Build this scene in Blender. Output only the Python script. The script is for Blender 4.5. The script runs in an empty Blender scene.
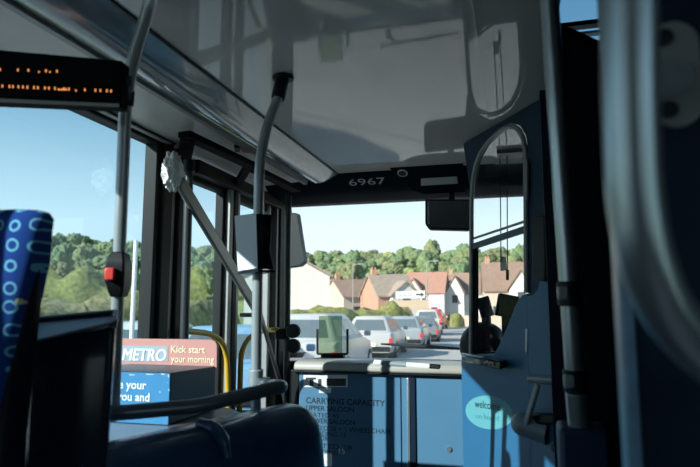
import bpy, bmesh, math, random
from math import sin, cos, tan, atan, atan2, pi, radians, sqrt
from mathutils import Vector, Matrix, noise, geometry
random.seed(7)
S = bpy.context.scene
COL = S.collection
V = Vector

# ---------------------------------------------------------------- camera calibration
F = 600.0; CX = 350.0; CY = 233.5; HZ = 310.0; VPX = 515.0
PIT = atan((HZ - CY) / F); YAW = atan((VPX - CX) * cos(PIT) / F)
CAM = V((0.0, 0.0, 1.3))
def ray(u, v):
    x = (u - CX) / F; y = (CY - v) / F
    f = cos(PIT) - sin(PIT) * y; z = sin(PIT) + cos(PIT) * y
    return V((-sin(YAW) * f + cos(YAW) * x, cos(YAW) * f + sin(YAW) * x, z))
def at(u, v, t): return CAM + ray(u, v) * t
def onX(u, v, X): r = ray(u, v); return CAM + r * (X / r.x)
def onY(u, v, Y): r = ray(u, v); return CAM + r * (Y / r.y)
def onZ(u, v, Z): r = ray(u, v); return CAM + r * ((Z - 1.3) / r.z)
class Plane:
    def __init__(s, p, n): s.p = V(p); s.n = V(n).normalized()
    def hit(s, u, v, off=0.0):
        r = ray(u, v); return CAM + r * ((s.p + s.n * off - CAM).dot(s.n) / r.dot(s.n))

# ---------------------------------------------------------------- materials
MATS = {}
def mat(name, col, rough=.5, metal=0., spec=.5, coat=0., noise_amt=0., noise_scale=30., bump=0., emit=None, rnd=0.):
    if name in MATS: return MATS[name]
    m = bpy.data.materials.new(name); m.use_nodes = True
    nt = m.node_tree; b = nt.nodes['Principled BSDF']
    b.inputs['Base Color'].default_value = (*col, 1)
    b.inputs['Roughness'].default_value = rough
    b.inputs['Metallic'].default_value = metal
    b.inputs['Specular IOR Level'].default_value = spec
    b.inputs['Coat Weight'].default_value = coat
    tc = nt.nodes.new('ShaderNodeTexCoord')
    nz = nt.nodes.new('ShaderNodeTexNoise'); nz.inputs['Scale'].default_value = noise_scale
    nz.inputs['Detail'].default_value = 4
    nt.links.new(tc.outputs['Object'], nz.inputs['Vector'])
    src = None
    if noise_amt > 0:
        mr = nt.nodes.new('ShaderNodeMapRange')
        mr.inputs['From Min'].default_value = .25; mr.inputs['From Max'].default_value = .75
        mr.inputs['To Min'].default_value = 1 - noise_amt; mr.inputs['To Max'].default_value = 1 + noise_amt
        nt.links.new(nz.outputs['Fac'], mr.inputs['Value'])
        hs = nt.nodes.new('ShaderNodeHueSaturation'); hs.inputs['Color'].default_value = (*col, 1)
        nt.links.new(mr.outputs[0], hs.inputs['Value'])
        if rnd > 0:
            oi = nt.nodes.new('ShaderNodeObjectInfo')
            m2 = nt.nodes.new('ShaderNodeMapRange')
            m2.inputs['To Min'].default_value = .5 - rnd; m2.inputs['To Max'].default_value = .5 + rnd * .8
            nt.links.new(oi.outputs['Random'], m2.inputs['Value'])
            nt.links.new(m2.outputs[0], hs.inputs['Hue'])
        nt.links.new(hs.outputs['Color'], b.inputs['Base Color'])
    if bump > 0:
        bp = nt.nodes.new('ShaderNodeBump'); bp.inputs['Strength'].default_value = bump
        bp.inputs['Distance'].default_value = .002
        nt.links.new(nz.outputs['Fac'], bp.inputs['Height']); nt.links.new(bp.outputs[0], b.inputs['Normal'])
    if emit:
        b.inputs['Emission Color'].default_value = (*emit[0], 1); b.inputs['Emission Strength'].default_value = emit[1]
    MATS[name] = m
    return m
def glass(name, tint, refl=1.0):
    if name in MATS: return MATS[name]
    m = bpy.data.materials.new(name); m.use_nodes = True; nt = m.node_tree; nt.nodes.clear()
    out = nt.nodes.new('ShaderNodeOutputMaterial'); mx = nt.nodes.new('ShaderNodeMixShader')
    tr = nt.nodes.new('ShaderNodeBsdfTransparent'); tr.inputs[0].default_value = (*tint, 1)
    gl = nt.nodes.new('ShaderNodeBsdfGlossy'); gl.inputs['Roughness'].default_value = 0.0
    gl.inputs['Color'].default_value = (.9, .95, 1, 1)
    fr = nt.nodes.new('ShaderNodeFresnel'); fr.inputs['IOR'].default_value = 1.45
    ge = nt.nodes.new('ShaderNodeNewGeometry')
    s1 = nt.nodes.new('ShaderNodeMath'); s1.operation = 'SUBTRACT'; s1.inputs[0].default_value = refl
    m1 = nt.nodes.new('ShaderNodeMath'); m1.operation = 'MULTIPLY'; m1.use_clamp = True
    nt.links.new(ge.outputs['Backfacing'], s1.inputs[1])
    nt.links.new(fr.outputs[0], m1.inputs[0]); nt.links.new(s1.outputs[0], m1.inputs[1])
    nt.links.new(m1.outputs[0], mx.inputs[0]); nt.links.new(tr.outputs[0], mx.inputs[1]); nt.links.new(gl.outputs[0], mx.inputs[2])
    nt.links.new(mx.outputs[0], out.inputs[0])
    MATS[name] = m
    return m

def moquette():
    m = bpy.data.materials.new('moquette_fabric'); m.use_nodes = True; nt = m.node_tree
    b = nt.nodes['Principled BSDF']; b.inputs['Roughness'].default_value = .9
    b.inputs['Specular IOR Level'].default_value = .15
    tc = nt.nodes.new('ShaderNodeTexCoord')
    mp = nt.nodes.new('ShaderNodeMapping'); mp.inputs['Scale'].default_value = (1, .0, 1)
    nt.links.new(tc.outputs['Object'], mp.inputs[0])
    def vor(scale, rnd, loc):
        mm = nt.nodes.new('ShaderNodeMapping'); mm.inputs['Location'].default_value = loc
        nt.links.new(mp.outputs[0], mm.inputs[0])
        v = nt.nodes.new('ShaderNodeTexVoronoi'); v.inputs['Scale'].default_value = scale
        v.inputs['Randomness'].default_value = rnd
        nt.links.new(mm.outputs[0], v.inputs['Vector']); return v
    v1 = vor(30, .15, (.01, 0, .0)); v2 = vor(22, .8, (.013, 0, .022))
    def ramp(src, stops):
        r = nt.nodes.new('ShaderNodeValToRGB'); r.color_ramp.interpolation = 'CONSTANT'
        e = r.color_ramp.elements
        e[0].position, e[0].color = stops[0][0], (stops[0][1],) * 3 + (1,)
        e[1].position, e[1].color = stops[1][0], (stops[1][1],) * 3 + (1,)
        for p, c in stops[2:]:
            q = e.new(p); q.color = (c, c, c, 1)
        nt.links.new(src, r.inputs[0]); return r
    r1 = ramp(v1.outputs['Distance'], [(0, 0), (.22, 1), (.32, 0)])
    r2 = ramp(v2.outputs['Distance'], [(0, 1), (.12, 0)])
    m1 = nt.nodes.new('ShaderNodeMix'); m1.data_type = 'RGBA'
    m1.inputs['A'].default_value = (.012, .05, .24, 1); m1.inputs['B'].default_value = (.16, .46, .62, 1)
    nt.links.new(r1.outputs[0], m1.inputs['Factor'])
    m2 = nt.nodes.new('ShaderNodeMix'); m2.data_type = 'RGBA'; m2.inputs['B'].default_value = (.62, .6, .36, 1)
    nt.links.new(m1.outputs['Result'], m2.inputs['A']); nt.links.new(r2.outputs[0], m2.inputs['Factor'])
    nt.links.new(m2.outputs['Result'], b.inputs['Base Color'])
    return m

M_CEIL = mat('ceiling_laminate', (.54, .525, .50), .05, spec=.65, noise_amt=.04, noise_scale=3)
M_CEIL2 = mat('ceiling_side_laminate', (.48, .475, .46), .025, spec=.75, noise_amt=.04, noise_scale=3)
M_SOFF = mat('soffit_panel', (.6, .575, .53), .35, noise_amt=.05, noise_scale=6)
M_COVE = mat('cove_polycarbonate', (.2, .24, .27), .16, spec=.8, coat=.6, noise_amt=.15, noise_scale=9)
M_BLACK = mat('black_plastic', (.007, .008, .010), .45, spec=.3, noise_amt=.15, noise_scale=40, bump=.1)
M_BLK2 = mat('matt_black', (.002, .002, .0025), .8, spec=.1)
M_BLACKG = mat('black_gloss', (.006, .008, .012), .15)
M_RUBBER = mat('rubber', (.01, .01, .011), .7)
M_HEAD = mat('header_navy', (.004, .009, .016), .8, spec=.03, noise_amt=.1, noise_scale=20, bump=.06)
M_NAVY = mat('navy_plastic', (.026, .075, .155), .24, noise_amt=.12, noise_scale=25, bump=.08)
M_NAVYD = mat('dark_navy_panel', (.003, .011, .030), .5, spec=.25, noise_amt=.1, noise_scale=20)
M_BIN = mat('bin_plastic', (.008, .014, .027), .22, noise_amt=.1, noise_scale=30, bump=.08)
M_BLUE = mat('blue_panel', (.075, .185, .30), .42, noise_amt=.05, noise_scale=8)
M_CABB = mat('cab_blue_panel', (.028, .13, .255), .4, noise_amt=.05, noise_scale=8)
M_POLE = mat('pole_steel', (.40, .43, .45), .33, metal=.4, noise_amt=.06, noise_scale=15)
M_POLED = mat('pole_dark', (.05, .055, .06), .35, metal=.3)
M_STEEL = mat('brushed_steel', (.42, .47, .5), .3, metal=.8, noise_amt=.08, noise_scale=12)
M_GREY = mat('grey_handle', (.30, .33, .35), .35, metal=.1, noise_amt=.06, noise_scale=30)
M_ALU = mat('grey_aluminium', (.3, .29, .28), .45, metal=.3, noise_amt=.06, noise_scale=12)
M_FRAME = mat('window_frame_black', (.012, .012, .0125), .55, spec=.2, noise_amt=.1, noise_scale=14)
M_CREAM = mat('cream_moulding', (.42, .375, .33), .45, noise_amt=.06, noise_scale=14)
M_WHITE = mat('white_vinyl', (.8, .8, .78), .5)
M_PAPER = mat('paper', (.78, .79, .82), .7, noise_amt=.03, noise_scale=10)
M_YEL = mat('yellow_handrail', (.62, .38, .04), .35, noise_amt=.06, noise_scale=20)
M_RED = mat('red_button', (.75, .05, .05), .35)
M_PINK = mat('pinkish_red_board', (.56, .24, .21), .5, noise_amt=.04, noise_scale=12)
M_BBLUE = mat('printed_blue', (.025, .20, .42), .45, noise_amt=.08, noise_scale=10)
M_GREYT = mat('grey_lettering_block', (.33, .38, .45), .5)
M_CRTXT = mat('cream_lettering', (.9, .72, .48), .5)
M_DKTXT = mat('dark_lettering', (.01, .022, .04), .6)
M_TEAL = mat('aqua_sticker', (.12, .36, .40), .45)
M_TEALT = mat('aqua_lettering', (.06, .26, .31), .5)
M_LED = mat('amber_led', (.1, .03, .0), .5, emit=((1.0, .34, .10), 1.0))
M_PLASTW = mat('crumpled_wrap', (.85, .82, .78), .4, noise_amt=.12, noise_scale=40)
M_STICK = mat('red_sticker', (.45, .11, .10), .5)
M_FLOOR = mat('floor_vinyl', (.05, .055, .065), .6, noise_amt=.3, noise_scale=160)
M_MOQ = moquette()
M_SEATSH = mat('seat_shell', (.005, .008, .016), .6, spec=.25, noise_amt=.1)
M_METALP = mat('worn_metal_top', (.2, .23, .26), .35, metal=.5, noise_amt=.15, noise_scale=14)
M_PALEP = mat('pale_lamp_lens', (.42, .43, .46), .35)
G_WIND = glass('windscreen_glass', (.96, .98, .985), .6)
def add_haze(m, k_t, k_d):
    nt = m.node_tree; out = [n for n in nt.nodes if n.type == 'OUTPUT_MATERIAL'][0]; src = out.inputs[0].links[0].from_socket
    for k, typ in ((k_t, 'ShaderNodeBsdfTranslucent'), (k_d, 'ShaderNodeBsdfDiffuse')):
        d_ = nt.nodes.new(typ); d_.inputs[0].default_value = (.9, .92, .95, 1); x_ = nt.nodes.new('ShaderNodeMixShader'); x_.inputs[0].default_value = k
        nt.links.new(src, x_.inputs[1]); nt.links.new(d_.outputs[0], x_.inputs[2]); src = x_.outputs[0]
    nt.links.new(src, out.inputs[0])
add_haze(G_WIND, .014, .006)
G_SIDE = glass('tinted_side_glass', (.76, .86, .91), 1.0)
G_CAB = glass('cab_glass', (.96, .97, .97), .4)
G_CARD = glass('green_tinted_sheet', (.62, .70, .58), .5)
G_UP = glass('upper_glass', (.62, .74, .82), .5)
G_PANE = mat('mirror_glass', (.25, .27, .28), .03, metal=1.0)

# ---------------------------------------------------------------- mesh helpers
ORG = {}
def fillet(pts, r, n=8):
    pts = [V(p) for p in pts]
    if r <= 0 or len(pts) < 3: return pts
    out = [pts[0]]
    for i in range(1, len(pts) - 1):
        a, b, c = pts[i - 1], pts[i], pts[i + 1]
        d1 = (a - b); d2 = (c - b)
        rr = min(r, d1.length * .48, d2.length * .48)
        p = b + d1.normalized() * rr; q = b + d2.normalized() * rr
        for k in range(n + 1):
            t = k / n
            out.append(p * (1 - t) ** 2 + b * 2 * t * (1 - t) + q * t * t)
    out.append(pts[-1])
    return out
class MB:
    def __init__(s): s.bm = bmesh.new()
    def box(s, c, size, rot=None):
        m = Matrix.Translation(V(c))
        if rot is not None: m = m @ rot.to_4x4()
        m = m @ Matrix.Diagonal((*size, 1))
        bmesh.ops.create_cube(s.bm, size=1.0, matrix=m); return s
    def span(s, a, b):
        a = V(a); b = V(b)
        return s.box((a + b) / 2, [max(abs(b[i] - a[i]), 1e-4) for i in range(3)])
    def beam(s, a, b, w, h, up=(0, 0, 1)):
        a = V(a); b = V(b); y = (b - a).normalized(); x = y.cross(V(up)).normalized(); z = x.cross(y)
        R = Matrix((x, y, z)).transposed()
        return s.box((a + b) / 2, (w, (b - a).length, h), R)
    def prism(s, pts, off):
        pts = [V(p) for p in pts]; off = V(off)
        f1 = [s.bm.verts.new(p) for p in pts]; f2 = [s.bm.verts.new(p + off) for p in pts]
        n = len(pts); fs = []
        if n > 4:
            for t3 in geometry.tessellate_polygon([pts]):
                s.bm.faces.new([f1[i] for i in t3]); s.bm.faces.new([f2[i] for i in reversed(t3)])
        else:
            s.bm.faces.new(f1); s.bm.faces.new(f2[::-1])
        for i in range(n):
            s.bm.faces.new((f1[i], f2[i], f2[(i + 1) % n], f1[(i + 1) % n]))
        return s
    def tube(s, path, r, fil=0., seg=16, closed=False, caps=True, nf=8):
        P = fillet(path, fil, nf) if not closed else [V(p) for p in path]
        n = len(P); rings = []
        prev = None
        for i in range(n):
            if closed: d = (P[(i + 1) % n] - P[i - 1])
            else: d = (P[min(i + 1, n - 1)] - P[max(i - 1, 0)])
            d.normalize()
            if prev is None:
                x = d.orthogonal().normalized()
            else:
                x = (prev - d * prev.dot(d)).normalized()
            prev = x; y = d.cross(x)
            if isinstance(r, (list, tuple)):
                q = i / (n - 1) * (len(r) - 1); k0 = min(int(q), len(r) - 2); rr = r[k0] + (r[k0 + 1] - r[k0]) * (q - k0)
            else: rr = r
            rings.append([s.bm.verts.new(P[i] + (x * cos(2 * pi * k / seg) + y * sin(2 * pi * k / seg)) * rr) for k in range(seg)])
        for i in range(n if closed else n - 1):
            a = rings[i]; b = rings[(i + 1) % n]
            for k in range(seg):
                s.bm.faces.new((a[k], a[(k + 1) % seg], b[(k + 1) % seg], b[k]))
        if caps and not closed:
            s.bm.faces.new(rings[0][::-1]); s.bm.faces.new(rings[-1])
        return s
    def cyl(s, a, b, r, seg=20, r2=None):
        return s.tube([a, b], [r, r if r2 is None else r2], seg=seg)
    def pipe(s, a, b, ro, ri, seg=24):          # open-ended hollow pipe
        a = V(a); b = V(b); d = (b - a).normalized(); x = d.orthogonal().normalized(); y = d.cross(x)
        def ring(p, r): return [s.bm.verts.new(p + (x * cos(2 * pi * k / seg) + y * sin(2 * pi * k / seg)) * r) for k in range(seg)]
        R = [ring(a, ro), ring(b, ro), ring(b, ri), ring(a, ri)]
        for i in range(4):
            p, q = R[i], R[(i + 1) % 4]
            for k in range(seg): s.bm.faces.new((p[k], p[(k + 1) % seg], q[(k + 1) % seg], q[k]))
        return s
    def loft(s, rings, closed=True, caps=True):
        R = [[s.bm.verts.new(V(p)) for p in r] for r in rings]
        for i in range(len(R) - 1):
            a, b = R[i], R[i + 1]; n = len(a)
            for k in range(n if closed else n - 1):
                s.bm.faces.new((a[k], a[(k + 1) % n], b[(k + 1) % n], b[k]))
        if caps and closed:
            s.bm.faces.new(R[0][::-1]); s.bm.faces.new(R[-1])
        return s
    def blob(s, c, size, sub=2, amp=.2, freq=3., seed=0.):
        r = bmesh.ops.create_icosphere(s.bm, subdivisions=sub, radius=1)
        for v in r['verts']:
            n = noise.noise(v.co * freq + V((seed, seed * 1.7, seed * .3))) * amp + noise.noise(v.co * freq * 2.7 + V((seed, 3, 1))) * amp * .6 + (noise.noise(v.co * freq * 6.5 + V((1, seed, 1))) * amp * .55 if sub > 3 else 0)
            p = v.co * (1 + n)
            v.co = V(c) + V((p.x * size[0], p.y * size[1], p.z * size[2]))
        return s
    def quad(s, a, b, c, d):
        s.bm.faces.new([s.bm.verts.new(V(p)) for p in (a, b, c, d)]); return s
    def build(s, name, m, parent=None, bevel=0., sharp=.6, recalc=True, seg=2):
        bm = s.bm
        if recalc: bmesh.ops.recalc_face_normals(bm, faces=bm.faces)
        if parent is not None: org = ORG[parent]
        else:
            xs = [v.co for v in bm.verts]
            org = V(((min(p.x for p in xs) + max(p.x for p in xs)) / 2, (min(p.y for p in xs) + max(p.y for p in xs)) / 2, min(p.z for p in xs)))
        for v in bm.verts: v.co -= org
        for f in bm.faces: f.smooth = True
        for e in bm.edges:
            if len(e.link_faces) != 2 or e.calc_face_angle(0) > sharp: e.smooth = False
        me = bpy.data.meshes.new(name); bm.to_mesh(me); bm.free()
        for mm in (m if isinstance(m, (list, tuple)) else [m]): me.materials.append(mm)
        o = bpy.data.objects.new(name, me); COL.objects.link(o)
        if parent is not None: o.parent = parent
        else: o.location = org
        ORG[o] = org
        if bevel > 0:
            b = o.modifiers.new('bevel', 'BEVEL'); b.width = bevel; b.segments = seg; b.limit_method = 'ANGLE'; b.angle_limit = .6
        return o
def thing(name, label, cat, loc=(0, 0, 0), group=None, kind=None):
    o = bpy.data.objects.new(name, None); COL.objects.link(o); o.empty_display_size = .1
    o.location = loc; ORG[o] = V(loc)
    if label: o['label'] = label
    if cat: o['category'] = cat
    if group: o['group'] = group
    if kind: o['kind'] = kind
    return o
def tag(o, label, cat, group=None, kind=None):
    o['label'] = label; o['category'] = cat
    if group: o['group'] = group
    if kind: o['kind'] = kind
    return o
def struct(o): o['kind'] = 'structure'; return o
def write(name, lines, m, parent, depth=.0008):
    """lines: (string, origin, right, up, height or width spec) -> ONE mesh of lettering"""
    bm = bmesh.new()
    for (txt, org, right, up, w, h, *st) in lines:
        cu = bpy.data.curves.new('t', 'FONT'); cu.body = txt; cu.extrude = 0; cu.offset, cu.shear = (st + [0, 0])[:2]; cu.resolution_u = 3
        to = bpy.data.objects.new('t', cu); COL.objects.link(to)
        dg = bpy.context.evaluated_depsgraph_get(); me = to.evaluated_get(dg).to_mesh()
        xs = [v.co.x for v in me.vertices]; x0, x1 = min(xs), max(xs); ys = [v.co.y for v in me.vertices]; y1 = max(ys)
        y0 = 0.0
        sx = w / (x1 - x0); sy = h / (y1 - y0) if h else sx
        R = V(right).normalized(); U = V(up).normalized(); N = R.cross(U)
        base = len(bm.verts)
        vs = [bm.verts.new(V(org) + R * (v.co.x - x0) * sx + U * (v.co.y - y0) * sy + N * depth) for v in me.vertices]
        for p in me.polygons:
            try: bm.faces.new([vs[i] for i in p.vertices])
            except ValueError: pass
        to.evaluated_get(dg).to_mesh_clear(); bpy.data.objects.remove(to); bpy.data.curves.remove(cu)
    s = MB(); s.bm.free(); s.bm = bm
    return s.build(name, m, parent, recalc=False)

# ================================================================ THE BUS SHELL
XL = -1.25; XR = 1.25; ZC = 1.95; YB = -4.0
struct(MB().span((XL, YB, -.06), (XR, 3.05, 0)).build('floor', M_FLOOR))
# ceiling with the stairwell opening on the right
b = MB()
b.span((-.80, YB, ZC), (-.05, 2.72, ZC + .12)); b.span((.13, YB, ZC), (XR, .1, ZC + .12)); b.span((.13, 1.84, ZC), (XR, 2.72, ZC + .1))
struct(b.build('ceiling', M_CEIL))
b = MB()
b.prism([(-.066, YB, ZC - .004), (.115, YB, ZC - .004), (.115, 1.86, ZC - .004), (.13, 2.72, ZC - .004), (-.066, 2.72, ZC - .004)], (0, 0, .12))
struct(b.build('trim_1', M_CEIL2, bevel=.004))
# glossy cove duct
prof = []
for k in range(13):
    t = k / 12; x = -.80 - .16 * t; z = 1.948 - .028 * t - .034 * sin(pi * t)
    prof.append((x, z))
rings = [[(x, y, z) for x, z in prof] + [(-.96, y, 2.02), (-.80, y, 2.02)] for y in (YB, .835)]
struct(MB().loft(rings).build('trim_2', M_COVE))
rings = [[(x, y, z) for x, z in prof] + [(-.96, y, 2.02), (-.80, y, 2.02)] for y in (.865, 2.66)]
# rounded front end of the cove
for k in range(1, 5):
    t = k / 4; rings.append([(x + (.0 if i > 12 else 0), 2.66 + .09 * sin(t * pi / 2), 1.955 + (z - 1.955) * (cos(t * pi / 2) * .9 + .1)) for i, (x, z) in enumerate(prof)] + [(-.96, 2.66 + .09 * sin(t * pi / 2), 2.02), (-.80, 2.66 + .09 * sin(t * pi / 2), 2.02)])
struct(MB().loft(rings).build('trim_3', M_COVE))
b = MB()
for y0, y1 in ((.835, .865),):
    b.loft([[(x, y, z - .006) for x, z in prof] + [(-.96, y, 2.03), (-.80, y, 2.03)] for y in (y0, y1)])
b.span((-.975, YB, 1.908), (-.958, 2.72, 1.93))
struct(b.build('trim_4', M_ALU))
struct(MB().span((-.812, YB, 1.9445), (-.797, 2.70, 1.952)).build('trim_5', M_BLACK))
# pale soffit from cove to the left window heads
b = MB()
b.prism([(-.96, YB, 1.93), (-1.25, YB, 1.918), (-1.25, YB, 1.96), (-.96, YB, 1.985)], (0, 2.90 - YB, 0))
struct(b.build('trim_6', M_SOFF))
# left wall: waist panel, window head, pillars
WZ0, WZ1 = .93, 1.925
b = MB()
b.span((XL - .05, YB, 0), (XL, 2.05, WZ0)); b.span((XL - .05, YB, WZ1 + .0), (XL, 3.05, 2.3))
struct(b.build('wall_left', M_NAVYD))
b = MB()
b.span((XL - .045, 1.885, .9), (XL + .035, 1.95, 1.93)); b.span((XL - .045, 2.0, .0), (XL + .03, 2.05, 1.93))
struct(b.build('trim_7', M_FRAME, bevel=.006))
struct(MB().span((XL - .03, 1.95, .9), (XL + .015, 2.0, 1.9)).build('trim_8', M_ALU, bevel=.004))
b = MB(); b.span((XL - .045, 2.955, 0), (XL + .06, 3.03, 1.93)); struct(b.build('trim_9', M_FRAME, bevel=.01))
struct(MB().span((XL + .0, 2.93, .0), (XL + .05, 2.957, 1.88)).build('trim_10', M_ALU, bevel=.004))
def window(name, y0, y1, x=XL, z0=WZ0, z1=WZ1, g=G_SIDE, sgn=1):
    t = thing(name, None, None, (x, (y0 + y1) / 2, z0), kind='structure')
    w = .028; b = MB()
    for za, zb in ((z0, z0 + w), (z1 - w, z1)): b.span((x - .03, y0, za), (x + .022, y1, zb))
    for ya, yb in ((y0, y0 + w), (y1 - w, y1)): b.span((x - .03, ya, z0), (x + .022, yb, z1))
    b.build('window_frame', M_FRAME, t, bevel=.004)
    MB().span((x - .018, y0 + w * .5, z0 + w * .5), (x - .012, y1 - w * .5, z1 - w * .5)).build('glass_pane', g, t)
    return t
window('window_1', .36, 1.885); window('window_2', -1.1, .24); window('window_3', -2.5, -1.22); window('window_4', -3.9, -2.62)
b = MB()
for y0, y1 in ((.24, .36), (-1.22, -1.1), (-2.62, -2.5), (-4.0, -3.9)): b.span((XL - .045, y0, .9), (XL + .025, y1, 1.9))
struct(b.build('trim_11', M_FRAME, bevel=.006))
# head rail over the left windows
b = MB(); b.prism([(XL, YB, 1.903), (XL + .012, YB, 1.906), (XL + .05, YB, 1.922), (XL, YB, 1.935)], (0, 5.95, 0))
struct(b.build('trim_12', M_FRAME, bevel=.003))
b = MB(); b.span((XL + .03, YB, 1.906), (XL + .05, 1.9, 1.911)); struct(b.build('trim_13', M_ALU))

# ---- front door, two glazed leaves
d = thing('door_1', None, None, (XL, 2.5, 0), kind='structure')
def leaf(y0, y1, zt=1.835, w=.03):
    b = MB()
    b.span((XL - .02, y0, 0.02), (XL + .02, y0 + w, zt)); b.span((XL - .02, y1 - w, 0.02), (XL + .02, y1, zt))
    b.span((XL - .02, y0, zt - w), (XL + .02, y1, zt)); b.span((XL - .02, y0, .02), (XL + .02, y1, .12))
    o = b.build('leaf_frame', M_FRAME, d, bevel=.004)
    MB().span((XL - .004, y0 + w * .6, .1), (XL + .002, y1 - w * .6, zt - w * .6)).build('leaf_glass', G_SIDE, o)
    return o
leaf(2.052, 2.40, w=.02); leaf(2.50, 2.93)
b = MB()
b.span((XL - .02, 2.40, .02), (XL + .045, 2.432, 1.86)); b.span((XL - .02, 2.47, .02), (XL + .045, 2.50, 1.86)); b.span((XL - .02, 2.85, .02), (XL + .04, 2.872, 1.84))
b.build('leaf_edge_strip', M_ALU, d, bevel=.004)
MB().span((XL - .02, 2.432, .02), (XL + .05, 2.47, 1.87)).build('leaf_seal', M_RUBBER, d, bevel=.004)
MB().span((XL - .03, 2.07, 1.835), (XL + .07, 2.955, 1.89)).build('door_header', M_FRAME, d, bevel=.004)
# diagonal bars on the leaves
p0 = onX(180, 182, -1.10); p1 = onX(260, 315, -1.13)
b = MB(); b.beam(p0, p1, .055, .018, up=(1, 0, 0)); b.beam(p1, p1 + V((-.1, 0, 0)), .02, .02)
b.build('diagonal_bar', M_ALU, d, bevel=.006)
p0 = onX(258, 306, -1.125); p1 = onX(288, 410, -1.07)
MB().beam(p0, p1, .026, .014, up=(1, 0, 0)).build('diagonal_bar', M_ALU, d, bevel=.005)
# black gear-cover rails under the soffit
b = MB()
for (ua, va, ub, vb) in ((184, 134, 250, 165), (254, 169, 296, 190)):
    a = onZ(ua, va, 1.875); c = onZ(ub, vb, 1.875)
    b.beam(a, c, .05, .022)
b.beam(onZ(250, 163, 1.875), onZ(234, 190, 1.86), .035, .022)
b.beam(onZ(188, 136, 1.875), onZ(183, 168, 1.875), .05, .03)
struct(b.build('trim_14', M_BLK2, bevel=.004))

# ---- right side, rear and upper deck
b = MB(); b.span((XR, YB, 0), (XR + .05, 2.1, .93)); b.span((XR, YB, 1.86), (XR + .05, 3.05, 2.1)); b.span((XR, .6, .9), (XR + .05, 2.1, 1.9)); b.span((XR, 2.1, 0), (XR + .05, 3.05, 1.0))
b.span((XR, 2.95, 0), (XR + .05, 3.05, 1.9))
for y0 in (-4., -2.6, -1.2, .2): b.span((XR, y0, .9), (XR + .05, y0 + .12, 1.9))
b.span((XR, .3, .9), (XR + .05, .62, 1.9))
struct(b.build('wall_right', M_NAVYD))
window('window_5', 2.1, 2.95, XR + .02, 1.0, 1.86)
window('window_6', -3.88, -2.6, XR + .02); window('window_7', -2.48, -1.2, XR + .02); window('window_8', -1.08, .2, XR + .02)
struct(MB().span((XL, YB - .05, 0), (XR, YB, 2.1)).build('wall_back', M_NAVYD))
b = MB()
b.span((XL - .05, 3.05, -.1), (XR + .05, 3.16, 1.02)); b.span((XL - .05, 3.05, 1.885), (XR + .05, 3.2, 2.62))
struct(b.build('wall_front', M_NAVYD))
w = thing('window_9', None, None, (0, 3.1, 1.02), kind='structure')
MB().span((XL + .03, 3.1, 1.0), (XR, 3.108, 1.9)).build('windscreen_glass', G_WIND, w)
b = MB(); b.span((XL, 3.06, 1.0), (XR, 3.13, 1.028)); b.span((XL, 3.07, 1.875), (XR, 3.13, 1.90)); b.span((XL - .03, 3.06, 1.0), (XL + .045, 3.13, 1.9))
b.build('windscreen_seal', M_RUBBER, w, bevel=.006)
# upper deck shell round the stairwell
b = MB(); b.span((XL, .0, 4.0), (XR, 3.3, 4.06)); struct(b.build('wall_upper_roof', M_SOFF))
b = MB(); b.span((XL - .05, YB, 2.3), (XL, 3.3, 4.0)); struct(b.build('wall_upper_left', M_NAVYD))
b = MB(); b.span((XR, YB, 2.1), (XR + .05, 3.3, 4.0)); struct(b.build('wall_upper_right', M_NAVYD))
b = MB(); b.span((XL, -.06, 2.1), (XR, 0, 4.0)); struct(b.build('wall_upper_back', M_NAVYD))
b = MB(); b.span((XL, 3.2, 3.75), (XR, 3.26, 4.0)); b.span((XL, 3.2, 2.5), (XR, 3.26, 2.66)); struct(b.build('wall_upper_front', M_NAVYD))
w = thing('window_10', None, None, (0, 3.2, 2.66), kind='structure')
MB().span((XL, 3.22, 2.62), (XR, 3.226, 3.8)).build('glass_pane', G_UP, w)
z1 = onY(585, 25, 3.19).z; z2 = onY(585, 34, 3.19).z
MB().span((XL, 3.16, z1 - .012), (XR, 3.215, z1 + .012)).build('window_bar', M_BLACK, w)
MB().span((XL, 3.17, z2 - .006), (XR, 3.215, z2 + .006)).build('bright_strip', M_WHITE, w)

# ---- header above the windscreen
YH = 2.70
hp = []
def header_profile(x):
    return [(x, YH + .0, ZC + .02), (x, YH, ZC - .0), (x, YH + .10, 1.892), (x, YH + .13, 1.879), (x, YH + .17, 1.874), (x, 3.05, 1.872), (x, 3.10, 1.885), (x, 3.10, ZC + .02)]
b = MB(); b.loft([header_profile(-1.2), header_profile(.25), header_profile(1.24)])
h = thing('trim_15', None, None, (0, YH, 1.87), kind='structure')
b.build('header_panel', M_HEAD, h, bevel=.008)
HP = Plane((0, YH, ZC), V((0, -(ZC - 1.892), -.10)))
# raised dark housing with lens and pale lamp at its right
pts = [HP.hit(*p) for p in ((388, 163), (404, 180), (412, 187), (424, 191), (466, 189), (462, 152), (440, 154.5))]
MB().prism(pts, HP.n * .022).build('raised_housing', M_HEAD, h, bevel=.006)
pts = [HP.hit(u, v, .024) for u, v in ((421, 178), (457, 176), (458, 183), (421, 185))]
MB().prism(pts, HP.n * .006).build('pale_lamp', M_PALEP, h, bevel=.003)
c = HP.hit(402.5, 173, .022); x = HP.n.orthogonal().normalized(); y = HP.n.cross(x)
ring = [c + (x * cos(2 * pi * k / 24) + y * sin(2 * pi * k / 24)) * .021 for k in range(24)]
MB().tube(ring, .0036, closed=True, seg=8).build('lens_ring', M_STEEL, h)
MB().cyl(c - HP.n * .02, c + HP.n * .003, .019).build('lens', M_BLACKG, h)
a = HP.hit(350, 185.5); e = HP.hit(386, 183)
write('fleet_number', [('6967', a, (1, 0, 0), HP.n.cross(V((1, 0, 0))) * (-1 if HP.n.cross(V((1, 0, 0))).z < 0 else 1), (e - a).length, .046)], M_PALEP, h, .002)

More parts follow.
